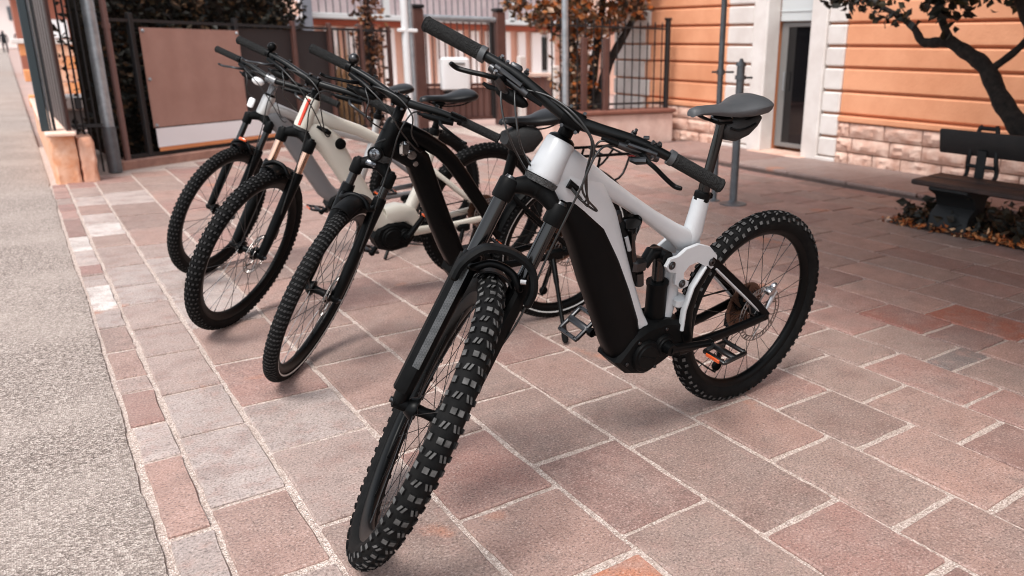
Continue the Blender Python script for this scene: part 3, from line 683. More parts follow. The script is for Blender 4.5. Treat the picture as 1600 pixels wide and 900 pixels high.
tb(t2, [(6.0, 2.9, 1.5), (6.1, 2.3, 2.1), (5.9, 1.7, 2.6)], [.05, .035, .012])
t2.obj('branch', M_BARK, tr)
def crown_s():  # unseen crown, widened and shifted off the trunk to shade the plaza
    while True:
        p = Vector((rnd.uniform(-1, 1), rnd.uniform(-1, 1), rnd.uniform(-1, 1)))
        if p.length < 1: break
    q = Vector((3.95+p.x*2.25, .75+p.y*3.9, 2.7+p.z*.78))
    c = math.sin(q.x*4.1+1)*math.sin(q.y*3.7)*math.sin(q.z*5+.5)
    if c < -.12: return crown_s()
    return q-OFF
ML_DARK = leaf_mat('dark_green_leaves', [lin((30, 32, 24)), lin((42, 44, 30)), lin((24, 24, 20)), lin((62, 56, 34)), lin((36, 34, 26))])
lv = leaves(19000, crown_s, .15, .24)
lv2 = leaves(330, lambda: Vector((5.9+rnd.gauss(0, .1), rnd.gauss(3.63, .11), 1.78-abs(rnd.gauss(0, .14))))-OFF, .08, .13); o0 = len(lv.v); lv.v += lv2.v; lv.f += [tuple(i+o0 for i in f) for f in lv2.f]; lv.m += lv2.m
lv2 = leaves(150, lambda: (lambda s: Vector((5.9+rnd.gauss(0, .06), 3.9+s*.9+rnd.gauss(0, .05), 1.42+s*.25+rnd.gauss(0, .05))))(rnd.random()**.7)-OFF, .06, .1); o0 = len(lv.v); lv.v += lv2.v; lv.f += [tuple(i+o0 for i in f) for f in lv2.f]; lv.m += lv2.m
lv2 = leaves(160, lambda: Vector((5.95+rnd.gauss(0, .1), rnd.gauss(3.25, .2), 1.74-abs(rnd.gauss(0, .08))))-OFF, .08, .12); o0 = len(lv.v); lv.v += lv2.v; lv.f += [tuple(i+o0 for i in f) for f in lv2.f]; lv.m += lv2.m
lv.obj('crown', ML_DARK, tr, 0)
ot = thing('autumn_tree', 'multi-stemmed tree with orange-brown leaves behind the iron railing', 'tree', (6.0, 8.75, 0)); OFF = Vector((6.0, 8.75, 0))
t1 = MB()
for (dx, dy, tx) in ((0, 0, -.35), (.12, .05, .25), (-.1, .1, -.02), (.2, -.03, .6)):
    tb(t1, [(6.0+dx*.5, 8.75+dy, 0), (6.0+dx, 8.75+dy, .5), (6.0+dx+tx*.3, 8.75+dy, 1.0), (6.0+dx+tx, 8.8+dy*2, 1.6), (6.0+dx+tx*1.8, 8.9+dy*3, 2.4)], [.085, .07, .06, .045, .015], 8)
t1.obj('trunk', M_BARK, ot)
def ocrown():
    while True:
        p = Vector((rnd.uniform(-1, 1), rnd.uniform(-1, 1), rnd.uniform(-1, 1)))
        if p.length < 1: break
    q = Vector((6.0+p.x*1.25, 8.85+p.y*.75, 2.05+p.z*.75))
    if math.sin(q.x*6)*math.sin(q.y*5)*math.sin(q.z*6) < -.1: return ocrown()
    return q-OFF
ML_OR = leaf_mat('autumn_leaves', [lin((190, 108, 52)), lin((120, 76, 46)), lin((84, 60, 42)), lin((58, 46, 36)), lin((210, 140, 84)), lin((108, 78, 52)), lin((84, 72, 50)), lin((220, 190, 162))], trans=.35)
lv = leaves(4800, ocrown, .07, .12)
lv2 = leaves(800, lambda: Vector((5.82+rnd.gauss(0, .13), 8.7+rnd.gauss(0, .1), rnd.uniform(.45, 1.5)))-OFF, .06, .1); o0 = len(lv.v); lv.v += lv2.v; lv.f += [tuple(i+o0 for i in f) for f in lv2.f]; lv.m += lv2.m
lv.obj('crown', ML_OR, ot, 0)

# --- planted bed, bench
sb = MB(); sb.add([(4.97, -2, .002), (5.965, -2, .002), (5.965, 3.36, .002), (5.3, 3.40, .002), (4.97, 3.34, .002)], [(0, 1, 2, 3, 4)]); sb.obj('planting_bed', mat('dark_soil', lin((58, 44, 38)), .95, col2=lin((40, 30, 26)), scale=20, bump=.8), kind='structure')
ML_LIT = leaf_mat('fallen_leaves', [lin((198, 112, 56)), lin((170, 92, 48)), lin((222, 150, 96)), lin((120, 70, 44)), lin((226, 176, 132))])
def lit():
    yv = rnd.uniform(-.5, 3.38); return (4.95+abs(rnd.gauss(0, .13))*(1 if yv > .5 else 1.5), yv, .012+abs(rnd.gauss(0, .012)))
leaves(1050, lit, .025, .06, 2).obj('leaf_litter', ML_LIT, None, 0, kind='stuff', label='orange fallen leaves along the edge of the planting bed', category='leaves')
ML_UND = leaf_mat('low_plants', [lin((36, 33, 24)), lin((48, 40, 27)), lin((26, 25, 20)), lin((78, 56, 34))])
leaves(2600, lambda: (rnd.uniform(5.04, 5.75), rnd.uniform(-.3, 3.33), abs(rnd.gauss(.05, .05))), .05, .1, .5).obj('ground_cover', ML_UND, None, 0, kind='stuff', label='low dark plants growing in the bed under the bench', category='plants')
be = thing('park_bench', 'dark wooden bench with black legs under the tree by the orange wall', 'bench', (5.2, 2.6, 0))
def plank(x, z, w_, t_, y0, y1, ang, m, nm):
    b_ = MB(); b_.box((0, (y0+y1)/2-2.6, 0), (w_, y1-y0, t_), bev=.008); rm = rotm((0, 1, 0), ang); b_.xf(lambda p: rm @ p + Vector((x, 0, z))); b_.obj(nm, m, be)
plank(-.105, .318, .175, .036, 1.3, 3.20, R(-3), M_BENCHWOOD, 'seat_plank'); plank(.085, .328, .175, .036, 1.3, 3.20, R(-3), M_BENCHWOOD, 'seat_plank')
plank(.235, .575, .175, .034, 1.3, 3.27, R(78), M_BENCHDARK, 'backrest_plank')
for yy in (2.93, 1.55):
    L_ = MB(); y0 = yy-2.6
    L_.prism([(-.15, .0), (-.13, .1), (-.06, .16), (-.1, .24), (-.19, .28), (-.19, .298), (.17, .298), (.17, .27), (.09, .23), (.07, .15), (.13, .1), (.17, 0)], y0-.16, y0+.13, .01)
    L_.obj('leg', M_CASTIRON, be)
    L_ = MB()
    for q in (-.1, .1): L_.tube(spline([(.16, y0+q, .29), (.25, y0+q*1.1, .36), (.235, y0+q, .48), (.262, y0+q*.7, .66), (.275, y0+q*.5, .70)], 5), .016, 8)
    L_.cyl((.268, y0-.075, .685), (.268, y0+.075, .685), .014, n=8); L_.cyl((.225, y0-.1, .42), (.225, y0+.1, .42), .014, n=8); L_.box((.222, y0, .42), (.02, .07, .24), bev=.006); L_.obj('back_bracket', M_CASTIRON, be)
mh = thing('drain_grate', 'small dark oval drain cover set in the paving near the bench', 'drain cover', (3.92, 1.62, 0))
b_ = MB(); b_.lathe([(0, .0), (.11, 0), (.115, .004), (.11, .009), (0, .009)], 24); b_.xf(lambda p: Vector((p.x, p.z*.8, p.y))); b_.obj('cover', M_CASTIRON, mh)
for k in range(5):
    b_ = MB(); b_.box((-.06+.03*k, 0, .0105), (.012, .11, .003)); b_.obj('slot', M_IRON, mh, 0)


# ================================================================== BICYCLES
M_RUB = mat('tyre_rubber', (.004, .004, .0042), .72, col2=(.008, .0078, .0076), scale=26, spec=.08)
M_KNOB = mat('tyre_knob_worn_sheen', lin((92, 91, 90)), .85, col2=lin((52, 51, 50)), scale=45, spec=.2)  # paler knob tops: sky reflection put into the colour, plus dusty wear
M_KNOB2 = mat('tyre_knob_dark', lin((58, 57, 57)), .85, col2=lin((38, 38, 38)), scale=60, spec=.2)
M_BLACK = mat('black_anodised', (.002, .0022, .0024), .36, .0, spec=.1)
M_MATTE = mat('black_matte_plastic', (.0022, .0024, .0026), .5, col2=(.0042, .0043, .0044), scale=40, spec=.08)
M_GLOSS = mat('black_gloss', (.003, .003, .003), .14, 0, coat=.15, spec=.4)
M_GRIP = mat('grip_rubber', (.008, .008, .008), .85, col2=(.022, .022, .0215), scale=140, bump=1.0, bscale=260, spec=.25)
M_BAR = mat('bar_satin', (.003, .0034, .0035), .34, .0, spec=.2)
M_SADG = mat('saddle_grey', lin((66, 67, 69)), .55, col2=lin((58, 59, 61)), scale=12, bump=.1, bscale=200)
M_SADB = mat('saddle_black', (.0035, .0036, .004), .4, spec=.28)
M_STEEL = mat('bright_steel', (.4, .4, .41), .3, 1.0)
M_DSTEEL = mat('dark_steel', (.06, .06, .062), .35, 1.0)
M_ROTOR = mat('rotor_steel', (.26, .24, .23), .35, 1.0)
M_COPPER = mat('copper_cassette', (.15, .09, .065), .42, .9)
M_CHAIN = mat('chain_steel', (.06, .058, .055), .4, .9)
M_REFL = mat('orange_reflector', lin((206, 84, 34)), .25, coat=.6)
M_RED = mat('red_stripe_paint', lin((206, 60, 36)), .4)
M_WHITEF = mat('white_frame_paint', lin((178, 180, 182)), .3, 0, col2=lin((170, 172, 174)), scale=5, coat=.25)
M_CREAM = mat('cream_frame_paint', lin((200, 194, 182)), .35, 0, coat=.25)
M_GREYF = mat('grey_frame_paint', lin((112, 112, 114)), .35, .2, coat=.3)
M_SILV = mat('silver_frame_paint', lin((176, 174, 172)), .32, .4, coat=.2)
M_BLACKF = mat('black_frame_paint', (.0014, .0016, .0018), .3, 0, spec=.1)
M_BRONZE = mat('bronze_stanchion', (.62, .40, .30), .22, 1.0)
M_LENS = mat('lamp_lens', lin((120, 122, 126)), .12, .8, col2=lin((40, 42, 46)), scale=90)
M_CHROME = mat('chrome', (.7, .7, .7), .12, 1.0)
M_WSTRIPE = mat('reflective_sidewall', lin((196, 196, 194)), .5)
M_CARBON = weave_mat('carbon_weave')
M_TAPE = mat('steerer_band', (.02, .02, .02), .75, col2=(.05, .05, .05), scale=120, bump=.6, bscale=260)
M_CABLE = mat('cable_black', (.01, .01, .01), .35)
M_REDLENS = mat('red_lens', lin((170, 30, 24)), .25, coat=.5)

def knob(m1, Rc, cr, th, a, w_, l_, h, skew=0.0, mi=1):
    """one tread block on the carcass (torus centre radius Rc, tube cr) at wheel angle th, lateral angle a"""
    ct, st_, ca, sa = math.cos(th), math.sin(th), math.cos(a), math.sin(a)
    er = Vector((ct, 0, st_)); et = Vector((-st_, 0, ct)); n = er*ca+Vector((0, sa, 0)); el = -er*sa+Vector((0, ca, 0))
    p = er*Rc+n*cr; q = []
    for hh, k in ((-.002, 1.08), (h, .9)):
        for sx, sy in ((-1, -1), (1, -1), (1, 1), (-1, 1)): q.append(p+n*hh+el*(sx*w_/2*k+sy*skew*k)+et*(sy*l_/2*k))
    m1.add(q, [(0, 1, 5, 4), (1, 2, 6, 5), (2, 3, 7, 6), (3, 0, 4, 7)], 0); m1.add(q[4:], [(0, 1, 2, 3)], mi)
def wheel(root, nm, fn, Rw, tw, tread, rim_in, rotor_side, rotor_r=.09, stripe=False, hub_w=.05, rim_m=None, cassette=False):
    kn = .0045 if tread == 'gravity' else (.0035 if tread == 'trail' else .0018)
    cr = tw-kn; Rc = Rw-tw
    rm = MB(); bead = Rc-cr*.72; rw_ = .016
    rm.lathe([(bead+.006, rw_), (bead+.002, rw_+.002), (bead-.010, rw_), (rim_in+.004, .009), (rim_in, .004), (rim_in, -.004), (rim_in+.004, -.009), (bead-.010, -rw_), (bead+.002, -rw_-.002), (bead+.006, -rw_)], 72, closed_prof=True)
    w0 = rm.xf(fn).obj(nm, rim_m or M_BLACK, root)
    ty = MB(); pr = []
    for i in range(17):
        a = R(-146+292*i/16); pr.append((Rc+cr*math.cos(a), cr*math.sin(a)))
    ty.lathe(pr, 80)
    rows = {'gravity': 74, 'trail': 92, 'hybrid': 120}[tread]
    for k in range(rows):
        th = 2*math.pi*(k+.5)/rows
        if tread == 'gravity':
            if k % 2 == 0:
                for s in (-1, 1): knob(ty, Rc, cr, th, s*R(14), .0132, .0145, kn); knob(ty, Rc, cr, th, s*R(58), .0115, .015, kn*.95)
            else:
                for s in (-1, 1):
                    knob(ty, Rc, cr, th, s*R(15), .0058, .0165, kn, skew=-s*.003); knob(ty, Rc, cr, th, s*R(31), .0062, .0155, kn, skew=-s*.003); knob(ty, Rc, cr, th, s*R(68), .013, .012, kn)
        elif tread == 'trail':
            for a in ((-12, 12, -40, 40, -66, 66) if k % 2 == 0 else (0, -26, 26, -56, 56)): knob(ty, Rc, cr, th, R(a), .0085, .0105, kn, skew=.001 if a > 0 else -.001)
        else:
            for a in ((-12, 12, -36, 36, -58, 58) if k % 2 == 0 else (0, -24, 24, -48, 48)): knob(ty, Rc, cr, th, R(a), .0085, .0085, kn, skew=.0015)
    if stripe:
        for s in (-1, 1):
            a0, a1 = R(104), R(118); ty.lathe([(Rc+(cr+.0008)*math.cos(a0+(a1-a0)*i/3), s*(cr+.0008)*math.sin(a0+(a1-a0)*i/3)) for i in range(4)][::s], 80, mi=2)
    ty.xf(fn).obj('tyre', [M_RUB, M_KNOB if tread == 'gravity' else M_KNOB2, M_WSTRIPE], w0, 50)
    sp = MB(); ns = 28
    for k in range(ns):
        s = 1 if k % 2 else -1; th = 2*math.pi*k/ns; d = (1 if (k//2) % 2 else -1)*R(38)
        p = (.027*math.cos(th+d), s*hub_w*.55, .027*math.sin(th+d)); q = ((rim_in+.002)*math.cos(th), s*.003, (rim_in+.002)*math.sin(th)); sp.cyl(p, q, .00105, n=4)
        q2 = tuple(p[i]+(q[i]-p[i])*.95 for i in range(3)); sp.cyl(q2, q, .0019, n=4)
    sp.xf(fn).obj('spokes', M_DSTEEL, w0, 40, kind='stuff')
    hb = MB(); hb.lathe([(.006, -hub_w-.018), (.011, -hub_w-.018), (.011, -hub_w), (.02, -hub_w+.004), (.029, -hub_w*.62), (.029, -hub_w*.5), (.015, -hub_w*.4), (.013, 0), (.015, hub_w*.4), (.029, hub_w*.5), (.029, hub_w*.62), (.02, hub_w-.004), (.011, hub_w), (.011, hub_w+.018), (.006, hub_w+.018)], 20)
    hb.xf(fn).obj('hub', M_BLACK, w0)
    if rotor_side:
        y0 = rotor_side*(hub_w*.78); ro = MB()
        for (ra, rb) in ((rotor_r-.0035, rotor_r), (rotor_r-.020, rotor_r-.016), (.02, .026)):
            ro.lathe([(ra, y0-.0009), (rb, y0-.0009), (rb, y0+.0009), (ra, y0+.0009)], 60, closed_prof=True)
        for k in range(36):
            t = 2*math.pi*k/36; ra, rb = rotor_r-.018, rotor_r-.002; t2 = t+R(6)
            ro.tube([(ra*math.cos(t), y0, ra*math.sin(t)), (rb*math.cos(t2), y0, rb*math.sin(t2))], .0017 if k % 3 else .0028, 4)
        for k in range(6):
            t = 2*math.pi*k/6; ro.tube([(r_*math.cos(t+q), y0, r_*math.sin(t+q)) for r_, q in ((.022, 0), (rotor_r*.5, R(16)), (rotor_r-.018, R(38)))], [.004, .0028, .0032], 5)
        ro.xf(fn).obj('brake_rotor', M_ROTOR, w0)
    if cassette:
        ca = MB()
        for k in range(9):
            r_ = .088-.0072*k; y0 = -.022-.0042*k; n_ = 44-4*k; inn = r_-.011
            for j in range(n_):
                t = 2*math.pi*j/n_; t2 = 2*math.pi*(j+1)/n_; tm = (t+t2)/2; dt = (t2-t)*.22
                q = [(inn, t), (inn, t2), (r_-.004, t2), (r_, tm+dt), (r_, tm-dt), (r_-.004, t)]
                ca.rings([[(r2*math.cos(g), yy, r2*math.sin(g)) for r2, g in q] for yy in (y0-.0008, y0+.0008)])
            for j in range(5):
                t = 2*math.pi*j/5+k*.12; ca.tube([(.018*math.cos(t), y0, .018*math.sin(t)), ((inn+.002)*math.cos(t+.5), y0, (inn+.002)*math.sin(t+.5))], [.005, .003], 4)
        ca.xf(fn).obj('cassette', M_COPPER, w0, 0)
    return w0

def saddle(root, x0, x1, zc, m, tilt=0.0):
    """x0 nose, x1 tail (x0 > x1)"""
    L = x0-x1; st_ = [(0, .011, -.018, .010), (.02, .018, -.011, .016), (.1, .0215, -.006, .022), (.28, .025, -.005, .028), (.44, .033, -.006, .036), (.58, .049, -.002, .046), (.70, .064, .006, .054), (.82, .072, .013, .058), (.92, .070, .016, .056), (.975, .058, .013, .046), (1.0, .04, .004, .028)]
    sad = MB(); rings = []; n = 18
    for s, hw, dz, th in st_:
        x = x0-L*s; rg = []
        for j in range(n):
            a = 2*math.pi*j/n; ca, sa = math.cos(a), math.sin(a); y = math.copysign(abs(ca)**.8, ca)*hw
            if sa >= 0: z = zc+dz+.010*sa - .3*(abs(y)/hw)**2*.02 - (.006*max(0, 1-abs(y)/.012) if .2 < s < .9 else 0)
            else: z = zc+dz+sa*th*(.35+.65*(abs(y)/hw)**1.5)
            rg.append((x, y, z))
        rings.append(rg)
    sad.rings(rings); so_ = sad.obj('saddle', m, root, 50)
    rl_ = MB()
    for s in (-1, 1): rl_.tube(spline([(x0-.035, s*.008, zc-.022), (x0-L*.35, s*.02, zc-.042), (x0-L*.7, s*.022, zc-.042), (x1+.025, s*.03, zc-.02)], 5), .0036, 7)
    rl_.obj('rail', M_BLACK, so_)
    return so_

def lever(root, S, u, v, y, s, pod=False, blade_m=None):
    b_ = MB(); b_.tube([S(u-.018, v+.022, y+s*.012), S(u-.026, v+.036, y-s*.03), S(u-.036, v+.046, y-s*.09)], [.010, .0125, .009], 10)
    b_.tube([S(u-.036, v+.046, y-s*.09), S(u-.039, v+.049, y-s*.108)], [.0055, .004], 8); b_.tube([S(u-.004, v+.008, y), S(u-.022, v+.03, y-s*.006)], [.010, .010], 8)
    c0, c1 = S(u, v, y-s*.008), S(u, v, y+s*.008); b_.cyl(c0, c1, .0165, n=14); b_.cyl(S(u, v, y-s*.058), S(u, v, y-s*.07), .0155, n=14)
    b_.tube([S(u-.008, v+.006, y-s*.064), S(u-.02, v+.03, y-s*.07)], [.007, .006], 8)
    lo = b_.obj('brake_lever', M_DSTEEL if blade_m is None else M_BLACK, root)
    if blade_m is None:
        q = MB(); q.tube([S(u-.016, v+.046, y-s*.012), S(u-.026, v+.056, y-s*.07)], [.0075, .006], 8); q.tube([S(u-.016, v+.046, y-s*.012), S(u-.014, v+.044, y+s*.002)], [.0085, .0085], 10); q.obj('reservoir', M_DSTEEL, lo)
        for du, dv, dy in ((.004, .040, -.018), (-.030, .060, -.006), (-.046, .050, -.028), (.012, .014, .0), (.012, .014, -.064)):
            q = MB(); c_ = S(u+du, v+dv, y+s*dy); e_ = S(u+du+.006, v+dv+.006, y+s*dy); q.tube([c_, e_], .0042, 8); q.obj('bolt', M_STEEL, lo)
        q = MB(); q.tube([S(u-.040, v+.072, y-s*.014), S(u-.05, v+.06, y-s*.034), S(u-.052, v+.046, y-s*.046)], [.008, .010, .007], 8); q.obj('lever_cam', M_DSTEEL, lo)
        q = MB(); q.tube([S(u-.036, v+.046, y-s*.086), S(u-.042, v+.052, y-s*.13)], [.0075, .0045], 8); q.obj('hose_boot', M_MATTE, lo)
    b_ = MB(); P = spline([S(u-.03, v+.042, y-s*.03), S(u-.040, v+.070, y-s*.012), S(u-.046, v+.076, y+s*.012), S(u-.054, v+.068, y+s*.042), S(u-.060, v+.062, y+s*.072), S(u-.058, v+.072, y+s*.088)], 4)
    b_.tube(P, [.007, .0075, .0075, .007]+[.0058]*(len(P)-6)+[.0055, .0045], 8); b_.obj('lever_blade', blade_m or M_BLACK, lo)
    if pod:
        b_ = MB(); b_.ball((0, 0, 0), (.02, .044, .017), 14); b_.xf(lambda p: Vector(S(u-.056+p.x*.8, v+.03+p.z, y-s*.06+p.y))); so_ = b_.obj('shifter', M_MATTE, root)
        b_ = MB(); b_.tube([S(u-.05, v+.0, y-s*.04), S(u-.058, v-.004, y+s*.0), S(u-.056, v-.006, y+s*.014)], [.005, .006, .004], 7); b_.obj('shift_paddle', M_BLACK, so_)
    return lo

def pedal(root, c, s, up_ang=0.0, reflect=True):
    """flat pedal centred at c; s = +1 left, -1 right"""
    rm = rotm((0, 1, 0), up_ang); p = MB(); fr = lambda q: rm @ q + Vector(c)
    for x in (-.046, .046): p.box((x, 0, 0), (.012, .092, .014), bev=.003)
    for y_ in (-.042, .042): p.box((0, y_, 0), (.092, .012, .014), bev=.003)
    p.box((0, 0, 0), (.022, .092, .016), bev=.004)
    for x in (-.046, .046):
        for y_ in (-.036, 0, .036): p.cyl((x, y_, .004), (x, y_, .0115), .0022, n=6)
    p.cyl((0, -s*.04, 0), (0, -s*.062, 0), .007, n=8); p.xf(fr); po = p.obj('pedal', M_DSTEEL, root)
    if reflect:
        for x in ((-.0535, .0535) if reflect != 2 else (.0535,)):
            q = MB(); q.box((x, 0, -.001), (.005, .055, .011), bev=.001); q.xf(fr); q.obj('reflector', M_REFL, po)
    return po

def bike(cfg):
    d = cfg['d']; ha = d['ha']; ax = Vector((-math.cos(ha), 0, math.sin(ha))); fv = Vector((math.sin(ha), 0, math.cos(ha)))
    Rs = Matrix.Rotation(d['delta'], 3, ax); base = Vector((d['wb'], 0, d['Rf']))-fv*d['off']
    tws = d.get('twist', 0.0)
    def S(u, v, y):
        k = min(1, max(0, (u-.62)/.12)); Rq = Rs if not tws or k <= 0 else Matrix.Rotation(d['delta']+tws*k, 3, ax)
        return base+Rq @ (ax*u+fv*v+Vector((0, y, 0)))
    Mr = Matrix.Rotation(d['psi'], 3, 'Z') @ Matrix.Rotation(d['phi'], 3, 'X') @ Matrix.Rotation(d['theta'], 3, 'Y')
    root = thing(cfg['name'], cfg['label'], 'bicycle', (d['X'], d['Y'], 0), 'bicycles parked in a row')
    root.rotation_euler = Mr.to_euler()
    inv = lambda p: Mr.transposed() @ (Vector(p)-Vector((d['X'], d['Y'], 0)))
    Rr, Rf = d['Rr'], d['Rf']; axf = S(0, d['off'], 0); tw = cfg['tw']; cr_ = d['crown']
    # wheels
    wheel(root, 'front_wheel', lambda p: axf+Rs @ p, Rf, tw, cfg['tread'], cfg['rim_in'][0], +1, cfg.get('rot', .09), cfg.get('stripe', False))
    wheel(root, 'rear_wheel', lambda p: p+Vector((0, 0, Rr)), Rr, tw, cfg['tread'], cfg['rim_in'][1], +1, cfg.get('rot', .09), cfg.get('stripe', False), .06, cassette=True)
    # fork
    ly, sr, lr = cfg['leg_y'], cfg['st_r'], cfg['low_r']; vt, vb = .012, d['off']; ust = cfg['low_top']
    vv = lambda u: vb+(vt-vb)*u/cr_
    for s in (-1, 1):
        m1 = MB(); m1.tube([S(ust-.03, vv(ust), s*ly), S(cr_-.02, vv(cr_), s*ly)], sr, 16); m1.obj('stanchion', cfg['st_m'], root)
        m1 = MB(); m1.tube([S(-.012, vv(0), s*ly), S(.02, vv(0), s*ly), S(.06, vv(.06), s*ly), S(ust*.6, vv(ust*.6), s*ly), S(ust-.012, vv(ust), s*ly), S(ust, vv(ust), s*ly)], [lr*.62, lr*.8, lr*.86, lr*.95, lr*1.06, lr*.98], 16)
        m1.tube([S(0, vv(0), s*(ly-.02)), S(0, vv(0), s*(ly+.012))], .0165, 14); lo = m1.obj('fork_lower', cfg.get('low_m', M_BLACK), root)
        m1 = MB(); m1.tube([S(0, vv(0), s*(ly+.010)), S(0, vv(0), s*(ly+.022))], [.009, .007], 10); m1.obj('axle_nut', M_DSTEEL, lo)
    cw = MB(); cw.tube(spline([S(cr_-.012, vv(cr_), -ly), S(cr_+.006, vt*.8, -ly*.6), S(cr_+.022, 0, 0), S(cr_+.006, vt*.8, ly*.6), S(cr_-.012, vv(cr_), ly)], 5), [.017, .0175, .018, .019, .020, .0215, .023, .025, .027, .029, .030, .029, .027, .025, .023, .0215, .020, .019, .018, .0175, .017], 14)
    for s in (-1, 1):
        cw.tube([S(cr_-.045, vv(cr_), s*ly), S(cr_-.04, vv(cr_), s*ly), S(cr_+.004, vv(cr_), s*ly), S(cr_+.01, vv(cr_), s*ly)], [sr+.004, sr+.0065, sr+.0065, sr+.003], 16)
    co = cw.obj('fork_crown', cfg.get('crown_m', M_MATTE), root, 50)
    for s in (-1, 1):
        m1 = MB(); m1.tube([S(cr_+.008, vv(cr_), s*ly), S(cr_+.017, vv(cr_), s*ly)], [sr*.9, sr*.7], 14); m1.obj('stanchion_cap', cfg.get('cap_m', M_DSTEEL), co)
    ah = Rf+.012
    arch = MB(); arch.tube(spline([S(ust-.03, vv(ust)+.012, -ly), S(ah*.965, d['off']+.028, -ly*.86), S(ah+.010, d['off']+.030, -ly*.45), S(ah+.016, d['off']+.030, 0), S(ah+.010, d['off']+.030, ly*.45), S(ah*.965, d['off']+.028, ly*.86), S(ust-.03, vv(ust)+.012, ly)], 4), cfg.get('arch_r', .0095), 10)
    arch.obj('fork_arch', cfg.get('low_m', M_BLACK), root, 50)
    # front mudguard: shell concentric with the wheel
    a0, a1, gw, gr = cfg['guard']
    gm = MB(); pr = [(Rf+gr-.018*(abs(t)**2.4), t*gw) for t in [-1, -.85, -.6, -.3, 0, .3, .6, .85, 1]]; pr += [(r_-.004, y_*.985) for r_, y_ in pr[::-1]]
    t0 = math.pi/2+(math.pi/2-ha); gm.lathe(pr, 26, t0-R(a1), t0+R(a0), closed_prof=True); gm.xf(lambda p: axf+Rs @ p); gm.obj('front_mudguard', M_MATTE, root, 50)
    # handlebar, stem, grips
    bu, bf, bw, ri = d['barU'], d['barF'], d['barw']/2, d['rise']
    hb = spline([S(bu, bf-.04, -bw), S(bu, bf-.027, -bw*.66), S(bu-ri*.2, bf-.013, -bw*.40), S(bu-ri*.72, bf-.003, -bw*.17), S(bu-ri, bf, 0), S(bu-ri*.72, bf-.003, bw*.17), S(bu-ri*.2, bf-.013, bw*.40), S(bu, bf-.027, bw*.66), S(bu, bf-.04, bw)], 5)
    k = len(hb); rr = [.011+(cfg.get('bar_r', .0165)-.011)*max(0, 1-abs(i-(k-1)/2)/(k*.36))**.7 for i in range(k)]
    m1 = MB(); m1.tube(hb, rr, 14); m1.obj('handlebar', M_BAR, root, 50)
    sm = MB(); st0 = cfg['ht'][1]; sm.tube([S(st0, 0, 0), S(st0+.012, 0, 0), S(bu-ri+.012, 0, 0), S(bu-ri+.016, 0, 0)], [.023, .0185, .0185, .014], 16)
    sm.tube([S(bu-ri-.004, .0, 0), S(bu-ri, bf*.5, 0), S(bu-ri, bf, 0)], [.020, .019, .022], 12); sm.tube([S(bu-ri, bf, -.026), S(bu-ri, bf, .026)], .0225, 16)
    sto = sm.obj('stem', cfg.get('stem_m', M_MATTE), root, 50)
    for s in (-1, 1):
        for q in (-.024, .024):
            m1 = MB(); m1.tube([S(bu-ri+q, bf+.004, s*.018), S(bu-ri+q, bf+.022, s*.018)], .0042, 8); m1.obj('bolt', M_DSTEEL, sto)
    for s in (-1, 1):
        L_ = .135; e0 = S(bu, bf-.04, s*(bw+.002)); e1 = S(bu, bf-.04+.013*L_/(bw*.34), s*(bw-L_)); gr_ = cfg.get('grip_r', .0165); m1 = MB(); P = []; q_ = []
        for i in range(64):
            t = i/63; P.append(e0+(e1-e0)*t); q_.append(gr_+(.0004 if i % 2 else -.0004)*(1 if 3 < i < 60 else 0)+(.0012 if i < 3 else 0))
        m1.tube(P, q_, 16); go = m1.obj('grip', M_GRIP, root, 25)
        m1 = MB(); m1.tube([e1, e1+(e1-e0).normalized()*.014], gr_+.002, 16); m1.obj('grip_collar', cfg.get('collar_m', M_MATTE), go)
        m1 = MB(); m1.tube([e0+(e0-e1).normalized()*.004, e0], [gr_-.002, gr_], 16); m1.obj('grip_end', M_MATTE, go)
        lever(root, S, bu-.001, bf-.028, s*(bw-cfg.get('lev', .165)), s, pod=(s < 0 or cfg.get('pod2', False)), blade_m=cfg.get('blade_m'))
    if cfg.get('bell') is not None:
        s = cfg['bell']; yb_ = s*(bw-.145); m1 = MB(); m1.tube([S(bu, bf-.033, yb_-.007), S(bu, bf-.033, yb_+.007)], .0155, 12); bo = m1.obj('bell', M_BLACK, root)
        m1 = MB(); m1.ball((0, 0, 0), .019, 14); m1.xf(lambda p: S(bu+.032+p.x, bf-.025+p.z, yb_+p.y)); m1.obj('bell_dome', M_DSTEEL if cfg.get('bell_chrome') else M_BLACK, bo)
    if cfg.get('display'):
        m1 = MB(); yd = cfg['display']; m1.box((0, 0, 0), (.012, .058, .034), bev=.004); m1.xf(lambda p: S(bu+.012+p.x, bf-.012+p.z, yd+p.y)); m1.obj('display', M_MATTE, root)
    # head tube
    u_a, u_b = cfg['ht']; m1 = MB(); hr = cfg['ht_r']
    m1.tube([S(u_a, 0, 0), S(u_a+.008, 0, 0), S((u_a+u_b)/2, 0, 0), S(u_b-.006, 0, 0), S(u_b, 0, 0)], [hr*1.0, hr*1.06, hr*.98, hr*.92, hr*.84], 24); fm = cfg['frame_m']
    fr = m1
    for st_, ex in cfg['frame']: fr.loft(st_, ex)
    for path, rads in cfg.get('frame_tubes', []): fr.tube(spline(path, 5), rads, 12)
    frame = fr.obj('frame', fm, root, 50)
    m1 = MB(); m1.tube([S(cr_+.03, 0, 0), S(u_a-.002, 0, 0)], [hr*1.0, hr*1.08], 24); m1.obj('lower_headset', cfg.get('band_m', M_TAPE), frame)
    m1 = MB(); m1.tube([S(u_b, 0, 0), S(u_b+.006, 0, 0), S(u_b+.012, 0, 0)], [hr*.86, hr*.8, .024], 20); m1.obj('upper_headset', M_BLACK, frame)
    for nm, st_, ex, m in cfg.get('lofts', []):
        m1 = MB(); m1.loft(st_, ex); m1.obj(nm, m, root, 50)
